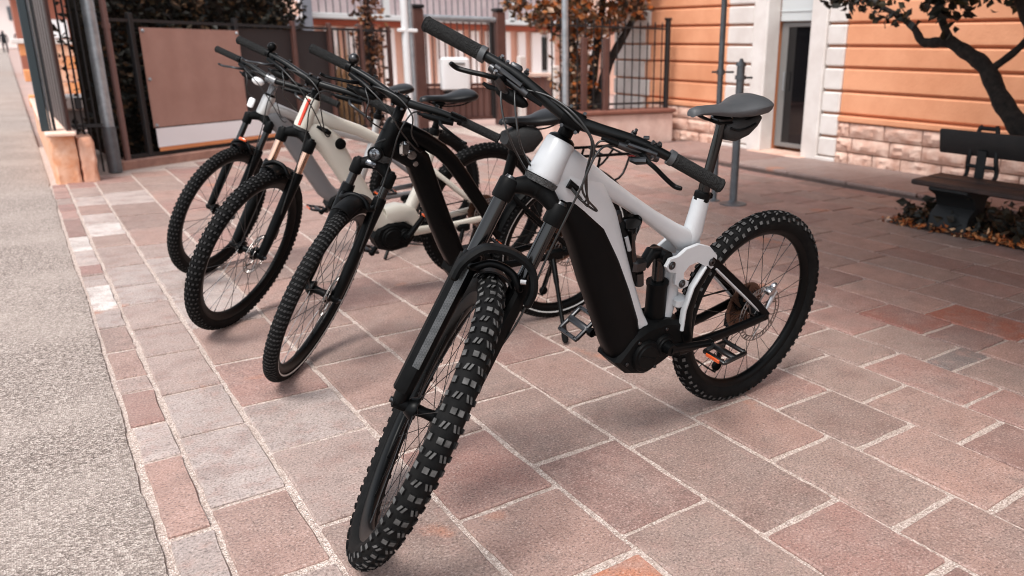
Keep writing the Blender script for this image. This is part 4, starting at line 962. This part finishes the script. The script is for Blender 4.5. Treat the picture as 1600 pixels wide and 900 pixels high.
    # seat post, clamp, saddle
    (cx, cz), (px, pz) = cfg['post']; m1 = MB(); m1.tube([(cx, 0, cz-.05), (cx+(px-cx)*cfg.get('drop', .02), 0, cz+(pz-cz)*cfg.get('drop', .02))], [.0175, .0175], 16)
    m1.tube([(cx+(px-cx)*cfg.get('drop', .02), 0, cz+(pz-cz)*cfg.get('drop', .02)), (px, 0, pz)], .0145, 16); m1.tube([(px+.02, -.012, pz+.004), (px+.02, .012, pz+.004)], .012, 10); m1.box((px+.005, 0, pz+.008), (.05, .05, .016), bev=.005); m1.obj('seat_post', M_GLOSS if cfg.get('gloss_post') else M_BLACK, root)
    dr_ = (Vector((px, 0, pz))-Vector((cx, 0, cz))).normalized(); m1 = MB(); m1.tube([Vector((cx, 0, cz))-dr_*.012, Vector((cx, 0, cz))-dr_*.006, Vector((cx, 0, cz))+dr_*.016, Vector((cx, 0, cz))+dr_*.02], [.0225, .025, .024, .02], 18); m1.box((cx-.028, 0, cz+.004), (.016, .026, .018), bev=.003); m1.obj('seat_clamp', M_BLACK, root)
    saddle(root, *cfg['saddle'], cfg['sad_m'])
    # drive
    bx, bz = cfg['bb']; mt = cfg['motor']; m1 = MB(); m1.prism(mt, -.052, .052, .014); mo = m1.obj('motor', cfg.get('mot_m', M_MATTE), root, 35)
    for (x, z, r_) in cfg['covers']:
        m1 = MB(); m1.lathe([(0, .068), (r_*.72, .068), (r_*.78, .064), (r_*.95, .063), (r_, .058), (r_, .045)], 30, c=(x, 0, z)); m1.tube([(x-r_*.6, .0688, z-r_*.25), (x+r_*.6, .0688, z+r_*.25)], .0022, 5); m1.obj('motor_cover', M_MATTE, mo)
    ring = MB(); nt_ = 34; ring.prism([((.074 if j % 2 else .068)*math.cos(math.pi*j/nt_)+bx, (.074 if j % 2 else .068)*math.sin(math.pi*j/nt_)+bz) for j in range(2*nt_)], -.062, -.058); ring.obj('chainring', M_CHAIN, root, 0)
    for s in (1, -1):
        ca = cfg['crank']; ca = ca if s > 0 else ca+math.pi; e = Vector((bx+.165*math.cos(ca), s*.092, bz+.165*math.sin(ca))); b0 = Vector((bx, s*.082, bz))
        m1 = MB(); P = [b0, b0+(e-b0)*.15, b0+(e-b0)*.85, e]; m1.tube(P, [.0165, .014, .0115, .0135], 10); m1.tube([(bx, s*.05, bz), (bx, s*.094, bz)], [.022, .018], 16); m1.tube([e-Vector((0, s*.008, 0)), e+Vector((0, s*.008, 0))], .0135, 12); co_ = m1.obj('crank_arm', M_BLACK, root)
        pedal(root, e+Vector((0, s*.066, 0)), s, cfg.get('ped_ang', (0, 0))[0 if s > 0 else 1], 2 if cfg.get('plain_right') and s > 0 else not cfg.get('plain_right'))
    # chain, derailleur
    cz_ = Rr; m1 = MB(); t_, b_ = [], []
    ch = [(bx, -.06, bz+.072), (bx*.5, -.055, (bz+cz_)/2+.062), (.0, -.05, cz_+.056), (-.052, -.05, cz_), (-.02, -.052, cz_-.05), (.022, -.055, cz_-.10), (.036, -.055, cz_-.20), (.05, -.055, cz_-.258), (.075, -.056, cz_-.25), (bx*.55, -.058, bz-.135), (bx, -.06, bz-.072), (bx+.072, -.06, bz), (bx, -.06, bz+.072)]
    P = spline(ch, 6); m1.tube(P, [.0042 if i % 2 else .0028 for i in range(len(P))], 5, caps=False); m1.obj('chain', M_CHAIN, root)
    m1 = MB(); m1.tube([(-.01, -.075, cz_-.02), (-.005, -.082, cz_-.06), (.012, -.07, cz_-.1)], [.012, .017, .013], 10); m1.box((.03, -.06, cz_-.168), (.024, .012, .165), rotm((0, 1, 0), R(-16)), bev=.004)
    for q in ((.012, cz_-.1), (.05, cz_-.238)): m1.lathe([(0, -.062), (.019, -.062), (.021, -.055), (.019, -.048), (0, -.048)], 14, c=(q[0], 0, q[1]))
    m1.obj('derailleur', M_BLACK, root)
    m1 = MB(); m1.box((-.022, .058, cz_+cfg.get('rot', .09)-.012), (.036, .026, .026), rotm((0, 1, 0), R(25)), bev=.006); m1.box((-.03, .062, cz_+cfg.get('rot', .09)+.006), (.022, .016, .016), rotm((0, 1, 0), R(25)), bev=.004); m1.tube([(-.045, .062, cz_+.085), (-.03, .062, cz_+.06), (-.008, .064, cz_+.02)], [.006, .0085, .006], 8); m1.cyl((-.012, .05, cz_+.095), (-.012, .076, cz_+.095), .006, n=8); m1.obj('rear_caliper', cfg.get('cal_m', M_DSTEEL), root)
    m1 = MB(); m1.box((0, 0, 0), (.06, .034, .03), bev=.008); m1.xf(lambda p: S(.10+p.x, vv(.1)-.045+p.z, ly-.012+p.y)); m1.obj('front_caliper', M_DSTEEL, root)
    for pts, r_ in cfg.get('cables', []):
        q = [S(*p[1:]) if p[0] == 's' else Vector(p) for p in pts]; m1 = MB(); m1.tube(spline(q, 8), r_, 7); m1.obj('cable', M_CABLE, root, 60)
    for s in (1, -1):
        for nm, st_, m in cfg['stays']:
            m1 = MB(); m1.loft([(x, z, h, w_, s*y) for x, z, h, w_, y in st_], 3, 12); m1.obj(nm, m, root, 50)
    return root, S, inv, d

def cable_set(bu, bf, bw, port, ly, loop=.1, low=.06):
    """housing runs from both levers round the stem to a frame port, and the hose down to the front caliper"""
    l_ = bw-.165
    return [([('s', bu-.03, bf+.008, -(l_-.108)), ('s', bu-.02, bf+.045, -.09), ('s', bu-.015, bf+.07, 0), ('s', bu-.05, bf+.075, .07), ('s', bu-.11, bf+.04, .085), (port[0]+.02, .07, port[1]+.02), (port[0], port[2], port[1])], .0026),
            ([('s', bu-.03, bf+.008, -(l_-.108)), ('s', bu-.035, bf+.05, -.11), ('s', bu-.07, bf+.07, -.08), ('s', bu-.13, bf+.04, -.065), (port[0]+.02, -.06, port[1]), (port[0]-.02, -.04, port[1]-.02)], .0026),
            ([('s', bu-.032, bf+.008, l_-.108), ('s', bu-.05, bf+.05, .06), ('s', bu-.13, bf+.055, .05), ('s', bu-.26, .06, ly*.9), ('s', .24, .055, ly+.012), ('s', .12, .02, ly+.004)], .0026),
            ([('s', bu-.04, bf+.0, -(l_-.07)), ('s', bu-.025, bf+.06, -.12), ('s', bu-.06, bf+.085, -.02), ('s', bu-.12, bf+.05, .055), (port[0]+.01, .055, port[1]-.01), (port[0]-.015, port[2], port[1]-.02)], .0024)]

B1 = dict(X=1.890782, Y=1.809877, psi=-3.088249, phi=-.154353, delta=1.054248, wb=1.237772, ha=1.058993, off=.043276, crown=.587745, barU=.820866, barF=.065171, rise=.035759, Rr=.348768, Rf=.376934, barw=.78468, theta=.019889, twist=-.138521)
B2 = dict(X=1.844703, Y=2.905051, psi=3.145024, phi=-.18019, delta=.893605, wb=1.086797, ha=1.149035, off=.047235, crown=.486944, barU=.772311, barF=.048187, rise=.025951, Rr=.350231, Rf=.354732, barw=.699807, theta=.009485)
B3 = dict(X=1.851502, Y=3.67051, psi=3.209778, phi=-.168911, delta=.727655, wb=1.181786, ha=1.150761, off=.045652, crown=.522411, barU=.785149, barF=.052629, rise=.024619, Rr=.367824, Rf=.368872, barw=.741384, theta=.009815)
B4 = dict(X=1.933651, Y=4.56973, psi=3.16914, phi=-.14414, delta=.743578, wb=1.180939, ha=1.146688, off=.045578, crown=.518894, barU=.757431, barF=.034276, rise=.023273, Rr=.360317, Rf=.361806, barw=.698216, theta=.009701)

# ---- white full-suspension bike in front
WH = M_WHITEF
r1, S1, inv1, d1 = bike(dict(d=B1, name='mountain_bike', label='white and black full-suspension electric mountain bike with knobbly tyres, nearest of the row',
    tw=.0345, tread='gravity', rim_in=(.287, .268), rot=.1, leg_y=.068, st_r=.0185, low_r=.024, low_top=.40, st_m=M_GLOSS, cap_m=M_DSTEEL, crown_m=M_MATTE,
    guard=(40, 6, .042, .014), ht=(.635, .735), ht_r=.0405, bar_r=.0165, grip_r=.0175, collar_m=mat('grey_collar', lin((58, 60, 62)), .5), frame_m=WH, lev=.185,
    frame=[([(.875, .945, .05, .03), (.845, .935, .058, .036), (.78, .902, .048, .035), (.70, .870, .026, .025), (.61, .815, .022, .022), (.52, .758, .022, .021), (.42, .695, .028, .022), (.355, .655, .038, .023), (.322, .635, .026, .021)], 2.8),
           ([(.318, .785, .0245, .0235), (.325, .74, .026, .024), (.333, .69, .03, .025), (.35, .64, .03, .023), (.365, .6, .022, .018)], 2.6),
           ([(.40, .615, .018, .017), (.392, .55, .022, .018), (.395, .48, .024, .02), (.41, .41, .022, .022)], 3),
           ([(.885, .905, .03, .03), (.84, .90, .055, .036), (.76, .84, .07, .038), (.70, .765, .055, .036), (.655, .68, .043, .035), (.60, .565, .036, .035), (.545, .455, .032, .035), (.505, .41, .022, .034), (.45, .395, .014, .03)], 3)],
    lofts=[('battery_cover', [(.852, .868, .012, .030), (.82, .835, .028, .037), (.785, .79, .038, .042), (.744, .74, .052, .044), (.690, .635, .062, .0445), (.641, .535, .065, .0445), (.596, .435, .065, .0445), (.572, .37, .058, .043), (.53, .325, .045, .04), (.49, .305, .03, .036)], 3.2, mat('battery_cover_satin', (.0016, .0019, .0022), .4, 0, col2=(.0026, .0029, .0032), scale=9, spec=.08))],
    post=((.318, .785), (.279, 1.008)), drop=.2, gloss_post=True, saddle=(.412, .128, 1.052), sad_m=M_SADG,
    bb=(.446, .352), motor=[(.57, .40), (.625, .335), (.575, .285), (.50, .262), (.43, .283), (.365, .318), (.335, .355), (.35, .405), (.43, .43), (.52, .425)], covers=[(.515, .335, .05), (.446, .352, .036)],
    crank=R(186), ped_ang=(R(6), R(36)), cal_m=M_STEEL, plain_right=True,
    cables=[([('s', .79, .06, -.14), ('s', .80, .075, -.06), ('s', .785, .10, .0), ('s', .76, .095, .06), ('s', .68, .06, .085), (.80, .075, .85), (.822, .06, .875), (.838, .038, .90)], .0028),
            ([('s', .79, .06, -.14), ('s', .805, .08, -.07), ('s', .79, .108, .01), ('s', .745, .10, .075), ('s', .655, .05, .09), (.775, .08, .835), (.815, .065, .862), (.835, .038, .893)], .0028),
            ([('s', .785, .055, -.15), ('s', .775, .09, -.175), ('s', .72, .11, -.15), ('s', .66, .085, -.095), (.865, -.055, .87), (.82, -.04, .84)], .0026),
            ([('s', .785, .055, -.15), ('s', .775, .085, -.145), ('s', .73, .10, -.12), ('s', .67, .08, -.08), (.86, -.05, .885), (.82, -.042, .85)], .0026),
            ([('s', .783, .055, .15), ('s', .772, .085, .10), ('s', .735, .105, .082), ('s', .66, .10, .078), ('s', .56, .075, .082), ('s', .46, .05, .09), ('s', .30, .052, .098), ('s', .13, .02, .08)], .0028),
            ([('s', .785, .052, .15), ('s', .78, .08, .11), ('s', .765, .09, .075), ('s', .70, .07, .08), (.81, .075, .862), (.836, .038, .897)], .0026)],
    stays=[('chain_stay', [(.375, .318, .024, .014, .048), (.30, .318, .02, .012, .052), (.17, .327, .016, .0095, .058), (.05, .342, .016, .009, .066), (-.012, .352, .016, .008, .07)], M_BLACKF),
           ('seat_stay', [(.285, .6, .016, .010, .04), (.24, .565, .0155, .010, .042), (.12, .47, .014, .009, .05), (.03, .39, .014, .008, .064), (-.008, .352, .014, .008, .07)], M_BLACKF),
           ('swing_strut', [(.29, .575, .016, .009, .043), (.335, .52, .018, .010, .046), (.355, .45, .019, .010, .048), (.355, .38, .02, .011, .05), (.34, .325, .02, .012, .05)], M_BLACKF),
           ('strut_edge', [(.305, .58, .006, .0095, .043), (.352, .522, .006, .0105, .046), (.374, .452, .006, .0105, .048), (.376, .385, .006, .0105, .05)], WH),
           ('stay_edge', [(.26, .567, .004, .0085, .043), (.125, .456, .004, .0085, .05), (.03, .376, .004, .0078, .063)], WH)]))
for s in (1, -1):
    m1 = MB(); m1.prism([(.475, .612), (.462, .634), (.43, .637), (.40, .655), (.35, .662), (.30, .645), (.262, .61), (.258, .58), (.28, .568), (.31, .585), (.345, .605), (.38, .60), (.40, .578), (.395, .555), (.372, .545), (.372, .53), (.398, .524), (.425, .545), (.43, .585), (.458, .592)][::-1], s*.043-.006, s*.043+.006, .002); ro_ = m1.obj('rocker_link', WH, r1, 30)
    for x, z in ((.452, .613), (.284, .592), (.40, .545)):
        m1 = MB(); m1.lathe([(.004, s*.054), (.009, s*.0545), (.0125, s*.052), (.0125, s*.045)][::s], 14, c=(x, 0, z)); m1.obj('pivot_bolt', M_DSTEEL, ro_)
m1 = MB(); m1.box((.372, 0, .47), (.05, .085, .035), bev=.008); m1.obj('stay_bridge', WH, r1)
m1 = MB(); m1.cyl((.445, 0, .415), (.452, 0, .535), .0315, n=20); m1.cyl((.452, 0, .535), (.453, 0, .545), .034, n=20); sh = m1.obj('shock', M_BLACK, r1)
m1 = MB(); m1.cyl((.452, 0, .54), (.459, 0, .635), .019, n=16); m1.obj('shock_shaft', M_GLOSS, sh)
m1 = MB(); m1.cyl((.459, -.03, .632), (.459, .035, .632), .02, n=14); m1.tube([(.459, .0, .635), (.50, .005, .645), (.525, .005, .61)], [.019, .02, .018], 12); m1.obj('shock_head', M_BLACK, sh)
m1 = MB(); m1.cyl((.445, -.03, .41), (.445, .03, .41), .015, n=12); m1.obj('shock_mount', M_BLACK, sh)
m1 = MB(); m1.tube([(.638, .012, .765), (.634, .012, .755), (.60, .012, .67), (.568, .012, .58), (.563, .012, .568)], [.01, .0155, .0165, .0165, .012], 14); pu = m1.obj('mini_pump', M_MATTE, r1)
m1 = MB(); m1.tube([(.622, .029, .722), (.605, .029, .68)], .006, 8); m1.obj('pump_badge', mat('pump_badge_grey', lin((150, 152, 154)), .4), pu)
m1 = MB(); m1.tube([(.648, .012, .79), (.638, .012, .765)], [.0115, .0105], 12); m1.obj('pump_cap', M_DSTEEL, pu)
m1 = MB(); m1.tube([(.575, .02, .632), (.585, .02, .665), (.59, .02, .70), (.592, .02, .72), (.597, .022, .742), (.607, .025, .762)], [.012, .010, .0085, .012, .022, .031], 18, caps=False); m1.tube([(.605, .0245, .758), (.592, .02, .72)], [.027, .006], 16); fu = m1.obj('funnel_holder', M_GLOSS, r1)
m1 = MB(); m1.box((.562, .015, .625), (.05, .05, .04), bev=.008); m1.cyl((.545, .02, .56), (.552, .02, .60), .014, n=12); m1.obj('holder_clamp', M_DSTEEL, fu)
m1 = MB(); m1.loft([(.28, .995, .014, .02), (.262, .988, .034, .03), (.23, .984, .037, .035), (.195, .99, .032, .036), (.16, 1.006, .02, .034), (.14, 1.016, .010, .026)], 2.4, 14); bgo = m1.obj('saddle_bag', mat('bag_cordura', (.005, .005, .0055), .7, col2=(.009, .009, .009), scale=60, bump=.3, bscale=200), r1)
m1 = MB(); m1.tube(spline([(.272, .030, .995), (.245, .036, .988), (.21, .0375, .992), (.175, .036, 1.003)], 4), .0035, 6); m1.obj('bag_zip', M_MATTE, bgo)
# fork guard with carbon weave on the right leg, brake-hose clip, front reflector strip
vvx = lambda u: B1['off']+(.012-B1['off'])*u/B1['crown']
for s in (-1, 1):
    m1 = MB(); rings = []
    for u in [.03, .045, .12, .22, .32, .375, .39]:
        w_ = .028 if .04 < u < .38 else .02; c = vvx(u); rings.append([S1(u, c+v_, s*(.070+y_)) for v_, y_ in ((w_, -.013), (w_+.006, -.003), (w_+.001, .010), (w_*.5, .024), (-.012, .026), (-.02, .02), (-.012, .0), (.0, -.015))])
    m1.rings(rings); g_ = m1.obj('fork_guard', M_MATTE, r1, 30)
    m1 = MB(); rings = []
    for u in [.10, .2, .3, .37]:
        c = vvx(u); rings.append([S1(u, c+v_, s*(.070+y_)) for v_, y_ in ((.0352, -.006), (.0345, -.001), (.0295, .0115), (.026, .010), (.030, .0), (.031, -.006))])
    if s < 0: m1.rings(rings); m1.obj('weave_strip', M_CARBON, g_, 30)
# wide front brace of the mudguard
m1 = MB(); ah = B1['Rf']
P = spline([S1(.33, .085, -.092), S1(.375, .09, -.09), S1(.425, .088, -.062), S1(.444, .086, -.02), S1(.446, .086, .02), S1(.432, .088, .06), S1(.39, .09, .088), S1(.345, .085, .092)], 5)
rings = []; k = len(P)
cN = S1(.30, .086, 0); vx = (S1(.4, .10, 0)-S1(.4, .0, 0)).normalized()
for i in range(k):
    t = (P[min(i+1, k-1)]-P[max(i-1, 0)]).normalized(); nr = t.cross(vx).normalized(); nr = nr if nr.dot(P[i]-cN) > 0 else -nr; e = .7 if i in (0, k-1) else 1
    rings.append([P[i]+vx*(x*e)+nr*(z*e) for x, z in ((.020, -.010), (.024, -.002), (.020, .006), (.010, .0095), (.004, .008), (-.004, .008), (-.012, .0095), (-.026, .007), (-.03, 0), (-.022, -.008), (.0, -.005))])
m1.rings(rings); m1.obj('mudguard_brace', M_MATTE, r1, 35)
m1 = MB(); m1.tube([S1(.395, .10, .05), S1(.40, .105, .062)], .006, 8); m1.obj('brace_screw', M_STEEL, r1)
for (pa, pb) in (((.838, .036, .90), (.815, .045, .885)),):
    m1 = MB(); m1.tube([pa, pb], [.012, .008], 10); m1.obj('cable_port', M_BLACK, r1)
m1 = MB(); m1.box((0, 0, 0), (.02, .03, .03), bev=.004); m1.xf(lambda p: S1(.83+p.x, .03+p.z, -.17+p.y)); m1.obj('bar_clamp', M_DSTEEL, r1)
for q in (.205, .17):
    m1 = MB(); m1.tube([S1(.812, .032, q-.006), S1(.812, .032, q+.006)], .0185, 14); m1.tube([S1(.832, .032, q), S1(.838, .036, q+.012)], .005, 7); m1.obj('bar_clamp', M_DSTEEL, r1)
# red decal line on the far fork leg
m1 = MB(); m1.tube([S1(.16, vvx(.16)+.002, .041), S1(.30, vvx(.3)+.002, .041)], .004, 6); m1.obj('red_decal', M_RED, r1)

# ---- black trekking bike
r2, S2, inv2, d2 = bike(dict(d=B2, name='trekking_bike', label='black electric trekking bike with round headlight, rear rack and kickstand',
    tw=.0255, tread='hybrid', stripe=True, rim_in=(.285, .281), rot=.08, leg_y=.06, st_r=.015, low_r=.022, low_top=.40, st_m=M_GLOSS, cap_m=M_BLACK,
    guard=(40, 26, .034, .03), ht=(.545, .665), ht_r=.034, bar_r=.0155, frame_m=M_BLACKF, blade_m=M_BLACK, bell=-1, bell_chrome=True, display=.20, collar_m=M_BLACK, lev=.17,
    frame=[([(.79, .90, .03, .026), (.74, .912, .034, .028), (.669, .875, .032, .025), (.60, .83, .03, .024), (.55, .78, .029, .023), (.50, .712, .028, .022), (.42, .596, .026, .02), (.36, .50, .024, .018), (.33, .45, .02, .016)], 2.8),
           ([(.80, .855, .032, .03), (.745, .845, .05, .034), (.69, .80, .046, .039), (.645, .68, .044, .04), (.60, .56, .044, .04), (.555, .45, .044, .04), (.525, .38, .042, .04), (.48, .34, .035, .036)], 3.2),
           ([(.281, .80, .021, .02), (.30, .72, .02, .019), (.35, .55, .02, .019), (.40, .42, .024, .022), (.42, .35, .024, .022)], 2.2)],
    post=((.281, .80), (.262, .905)), drop=.3, saddle=(.352, .075, .935), sad_m=M_SADB,
    bb=(.44, .325), motor=[(.54, .40), (.565, .33), (.53, .275), (.46, .255), (.39, .275), (.365, .33), (.39, .39), (.46, .41)], covers=[(.44, .325, .05)], crank=R(80),
    cables=cable_set(.772, .048, .35, (.70, .86, .036), .06),
    stays=[('chain_stay', [(.40, .33, .018, .012, .045), (.2, .335, .014, .009, .06), (-.01, .352, .014, .008, .068)], M_BLACKF), ('seat_stay', [(.315, .65, .011, .009, .02), (.27, .6, .010, .008, .045), (.12, .46, .010, .008, .06), (-.005, .356, .012, .008, .068)], M_BLACKF)]))
hl = MB(); hl.lathe([(0, -.04), (.018, -.038), (.028, -.02), (.031, .0), (.031, .012), (.027, .017), (.021, .0145)], 22); hl.xf(lambda p: S2(.545+p.z*.82, .085+p.y*.9, p.x*.82)); ho = hl.obj('headlight', M_MATTE, r2)
m1 = MB(); m1.lathe([(.022, .0145), (.016, .017), (0, .019)], 20); m1.lathe([(.010, .0185), (.006, .024), (0, .025)], 12); m1.xf(lambda p: S2(.545+p.z*.82, .085+p.y*.9, p.x*.82)); m1.obj('lens', M_LENS, ho)
m1 = MB(); m1.tube([S2(.545, .05, 0), S2(.53, .03, 0), S2(.5, .02, 0)], .009, 8); m1.obj('lamp_bracket', M_BLACK, ho)
m1 = MB(); m1.box((0, 0, 0), (.018, .036, .02), bev=.004); m1.xf(lambda p: S2(.508+p.x, .09+p.z, p.y)); m1.obj('front_reflector', M_LENS, ho)
m1 = MB(); m1.tube(spline([S2(.60, .036, .0), S2(.57, .06, -.02), S2(.53, .075, .0)], 4), .003, 6); m1.obj('lamp_cable', M_CABLE, r2)
m1 = MB(); pr = [(.350+.022-.012*abs(t)**2.2, t*.032) for t in (-1, -.7, -.35, 0, .35, .7, 1)]; pr += [(a_-.003, b_) for a_, b_ in pr[::-1]]; m1.lathe(pr, 40, R(20), R(200), closed_prof=True, c=(0, 0, .350)); m1.obj('rear_mudguard', M_MATTE, r2, 50)
rk = MB()
for s in (-1, 1):
    rk.tube(spline([(.17, s*.03, .735), (.10, s*.055, .775), (-.10, s*.06, .772), (-.28, s*.058, .768), (-.315, s*.04, .76), (-.315, 0, .755)], 5), .0065, 8); rk.tube([(-.0, s*.075, .372), (-.06, s*.075, .55), (-.10, s*.062, .765)], .0055, 8); rk.tube([(.0, s*.075, .372), (.03, s*.075, .56), (.05, s*.062, .768)], .0055, 8)
    rk.tube(spline([(.06, s*.08, .70), (-.05, s*.085, .66), (-.2, s*.08, .67), (-.26, s*.06, .755)], 4), .005, 8)
for x in (.08, -.02, -.12, -.22): rk.cyl((x, -.058, .772), (x, .058, .772), .005, n=8)
rk.obj('rear_rack', M_BLACK, r2)
m1 = MB(); m1.box((-.325, 0, .735), (.024, .06, .022), bev=.006); m1.obj('rear_light', mat('dark_red_lens', lin((90, 20, 18)), .3), r2)
foot = inv2((1.674, 2.57, .008)); m1 = MB(); kp = Vector((.10, .07, .34)); m1.tube([kp, kp+(foot-kp)*.3, kp+(foot-kp)*.34, foot+(kp-foot)*.2], [.013, .012, .0095, .0095], 10); m1.box(kp+Vector((-.01, 0, .01)), (.08, .03, .05), bev=.008); ks = m1.obj('kickstand', M_BLACK, r2)
m1 = MB(); m1.tube([foot+(kp-foot)*.2, foot+(kp-foot)*.03, foot], [.0125, .014, .009], 10); m1.obj('rubber_foot', M_RUB, ks)
m1 = MB(); m1.lathe([(0, .055), (.016, .055), (.018, .05), (.018, .03)], 14, c=(.73, 0, .835)); m1.obj('lock_cap', M_CHROME, r2)
m1 = MB(); m1.box((.755, .045, .86), (.04, .02, .05), bev=.008); m1.lathe([(0, .05), (.01, .05), (.012, .03)], 12, c=(.715, 0, .80)); m1.obj('key_lock', M_CHROME, r2)
m1 = MB(); m1.loft([(.33, .86, .025, .035), (.27, .845, .06, .045), (.22, .85, .055, .045), (.18, .87, .03, .04)], 2.6, 14); m1.obj('saddle_bag', MATS['bag_cordura'], r2)

# ---- cream mountain bike
r3, S3, inv3, d3 = bike(dict(d=B3, name='mountain_bike', label='cream electric mountain bike with bronze fork tubes and red stripe, between grey and black bikes',
    tw=.0305, tread='trail', rim_in=(.288, .287), rot=.09, leg_y=.062, st_r=.0165, low_r=.0235, low_top=.385, st_m=M_BRONZE, cap_m=M_BLACK,
    guard=(22, 14, .036, .02), ht=(.565, .695), ht_r=.0345, frame_m=M_CREAM, blade_m=M_DSTEEL, bell=-1, display=.16, collar_m=M_BLACK, lev=.17,
    frame=[([(.885, .905, .03, .028), (.84, .905, .036, .03), (.75, .87, .028, .025), (.666, .838, .025, .023), (.55, .775, .023, .021), (.42, .71, .023, .02), (.32, .66, .022, .018)], 2.6),
           ([(.915, .85, .034, .03), (.86, .845, .056, .035), (.80, .79, .056, .04), (.745, .69, .048, .041), (.69, .59, .046, .041), (.63, .48, .046, .041), (.58, .40, .05, .042), (.52, .40, .045, .04)], 3.2),
           ([(.297, .805, .021, .02), (.318, .70, .021, .02), (.35, .60, .022, .02), (.40, .48, .028, .026), (.44, .40, .03, .03)], 2.4),
           ([(.55, .42, .05, .04), (.49, .43, .05, .042), (.43, .42, .045, .04), (.39, .36, .03, .036)], 3.2)],
    post=((.297, .805), (.272, .935)), drop=.25, saddle=(.372, .093, .975), sad_m=M_SADB,
    bb=(.47, .33), motor=[(.60, .38), (.62, .33), (.595, .275), (.53, .252), (.45, .262), (.41, .305), (.415, .36), (.47, .395), (.55, .40)], covers=[(.535, .33, .052), (.47, .33, .035)], crank=R(128), ped_ang=(0, R(-20)),
    cables=cable_set(.785, .0526, .37, (.825, .855, .042), .062),
    stays=[('chain_stay', [(.42, .34, .022, .013, .045), (.2, .35, .016, .010, .058), (-.01, .369, .016, .008, .068)], M_CREAM), ('seat_stay', [(.325, .64, .012, .010, .02), (.28, .6, .012, .009, .042), (.12, .47, .011, .009, .058), (-.005, .372, .012, .008, .068)], M_CREAM)]))
m1 = MB(); P = [S3(u, .0338, 0) for u in (.57, .60, .65, .69)]
rings = [[S3(u, v_, y_) for v_, y_ in ((.0352, -.0065), (.0385, -.005), (.0392, 0), (.0385, .005), (.0352, .0065), (.03, 0))] for u in (.572, .60, .65, .688)]
m1.rings(rings); m1.obj('red_stripe', M_RED, r3, 60)
m1 = MB(); m1.lathe([(0, .05), (.012, .05), (.022, .047), (.024, .043), (.024, .03)], 18, c=(.765, 0, .795)); m1.lathe([(0, .0525), (.009, .0525), (.0095, .049)], 12, c=(.765, 0, .795)); m1.obj('battery_lock', M_MATTE, r3)
m1 = MB(); m1.tube([(.86, .03, .875), (.825, .045, .855), (.81, .042, .845)], [.006, .012, .009], 8); m1.obj('cable_port', M_BLACK, r3)
foot = inv3(Vector((1.46, 3.27, .008))); kp = Vector((.16, .065, .33)); m1 = MB(); m1.tube([kp, kp+(foot-kp)*.6, foot], [.011, .0095, .0095], 9); m1.box(kp, (.07, .03, .04), bev=.008); m1.obj('kickstand', M_BLACK, r3)
foot4 = None

# ---- grey mountain bike at the back
r4, S4, inv4, d4 = bike(dict(d=B4, name='mountain_bike', label='grey electric mountain bike with black fork, farthest of the row, before the brown banner',
    tw=.030, tread='trail', rim_in=(.282, .281), rot=.085, leg_y=.06, st_r=.0155, low_r=.0225, low_top=.375, st_m=M_GLOSS, cap_m=M_BLACK,
    guard=(20, 14, .034, .02), ht=(.55, .65), ht_r=.033, frame_m=M_SILV, blade_m=M_DSTEEL, collar_m=M_BLACK, lev=.17, stem_m=M_GREYF, display=.12,
    frame=[([(.90, .865, .03, .028), (.86, .872, .034, .029), (.77, .835, .026, .024), (.69, .79, .024, .022), (.55, .735, .022, .02), (.33, .665, .021, .018)], 2.6),
           ([(.297, .80, .02, .019), (.318, .70, .02, .019), (.36, .58, .022, .02), (.44, .38, .028, .028)], 2.4)],
    lofts=[('down_tube', [(.91, .825, .034, .03), (.87, .82, .05, .036), (.82, .775, .048, .04), (.75, .65, .047, .041), (.68, .52, .047, .041), (.62, .41, .047, .041), (.57, .36, .045, .04), (.50, .34, .04, .036)], 3.2, M_GREYF)],
    post=((.297, .80), (.275, .915)), drop=.25, saddle=(.372, .095, .955), sad_m=M_SADB,
    bb=(.47, .325), motor=[(.60, .37), (.62, .32), (.595, .27), (.53, .25), (.45, .26), (.41, .30), (.415, .355), (.47, .39), (.55, .39)], covers=[(.53, .325, .05), (.47, .325, .034)], crank=R(150), ped_ang=(0, R(-15)),
    cables=cable_set(.757, .034, .35, (.825, .83, .042), .06),
    stays=[('chain_stay', [(.42, .335, .02, .012, .045), (.2, .345, .015, .010, .058), (-.01, .362, .015, .008, .068)], M_GREYF), ('seat_stay', [(.325, .64, .012, .010, .02), (.28, .6, .011, .009, .042), (.12, .465, .011, .009, .058), (-.005, .365, .012, .008, .068)], M_GREYF)]))
m1 = MB(); m1.ball((0, 0, 0), (.02, .03, .03), 14); m1.xf(lambda p: S4(.70+p.x, .07+p.z, -.045+p.y)); m1.obj('front_lamp', M_PLASTIC_W, r4)
m1 = MB(); m1.box((0, 0, 0), (.05, .03, .02), bev=.006); m1.xf(lambda p: S4(.585+p.x, .05+p.z, -.05+p.y)); m1.obj('front_reflector', M_PLASTIC_W, r4)
m1 = MB(); m1.box((0, 0, 0), (.014, .04, .012), bev=.003); m1.xf(lambda p: S4(.40+p.x, .09+p.z, .0+p.y)); m1.obj('orange_marker', M_REFL, r4)
kp = Vector((.16, .065, .325)); foot = inv4(Vector((1.55, 4.27, .008))); m1 = MB(); m1.tube([kp, kp+(foot-kp)*.6, foot], [.011, .0095, .0095], 9); m1.box(kp, (.07, .03, .04), bev=.008); m1.obj('kickstand', M_BLACK, r4)

# bolts round the motor and along the battery cover of the front bike
for x, z, yy in ((.545, .385, .053), (.585, .325, .053), (.47, .285, .053), (.39, .325, .053), (.375, .385, .053), (.44, .405, .053)):
    m1 = MB(); m1.lathe([(0, yy+.003), (.0045, yy+.003), (.006, yy+.0015), (.006, yy-.004)], 10, c=(x, 0, z)); m1.obj('motor_bolt', M_DSTEEL, r1)
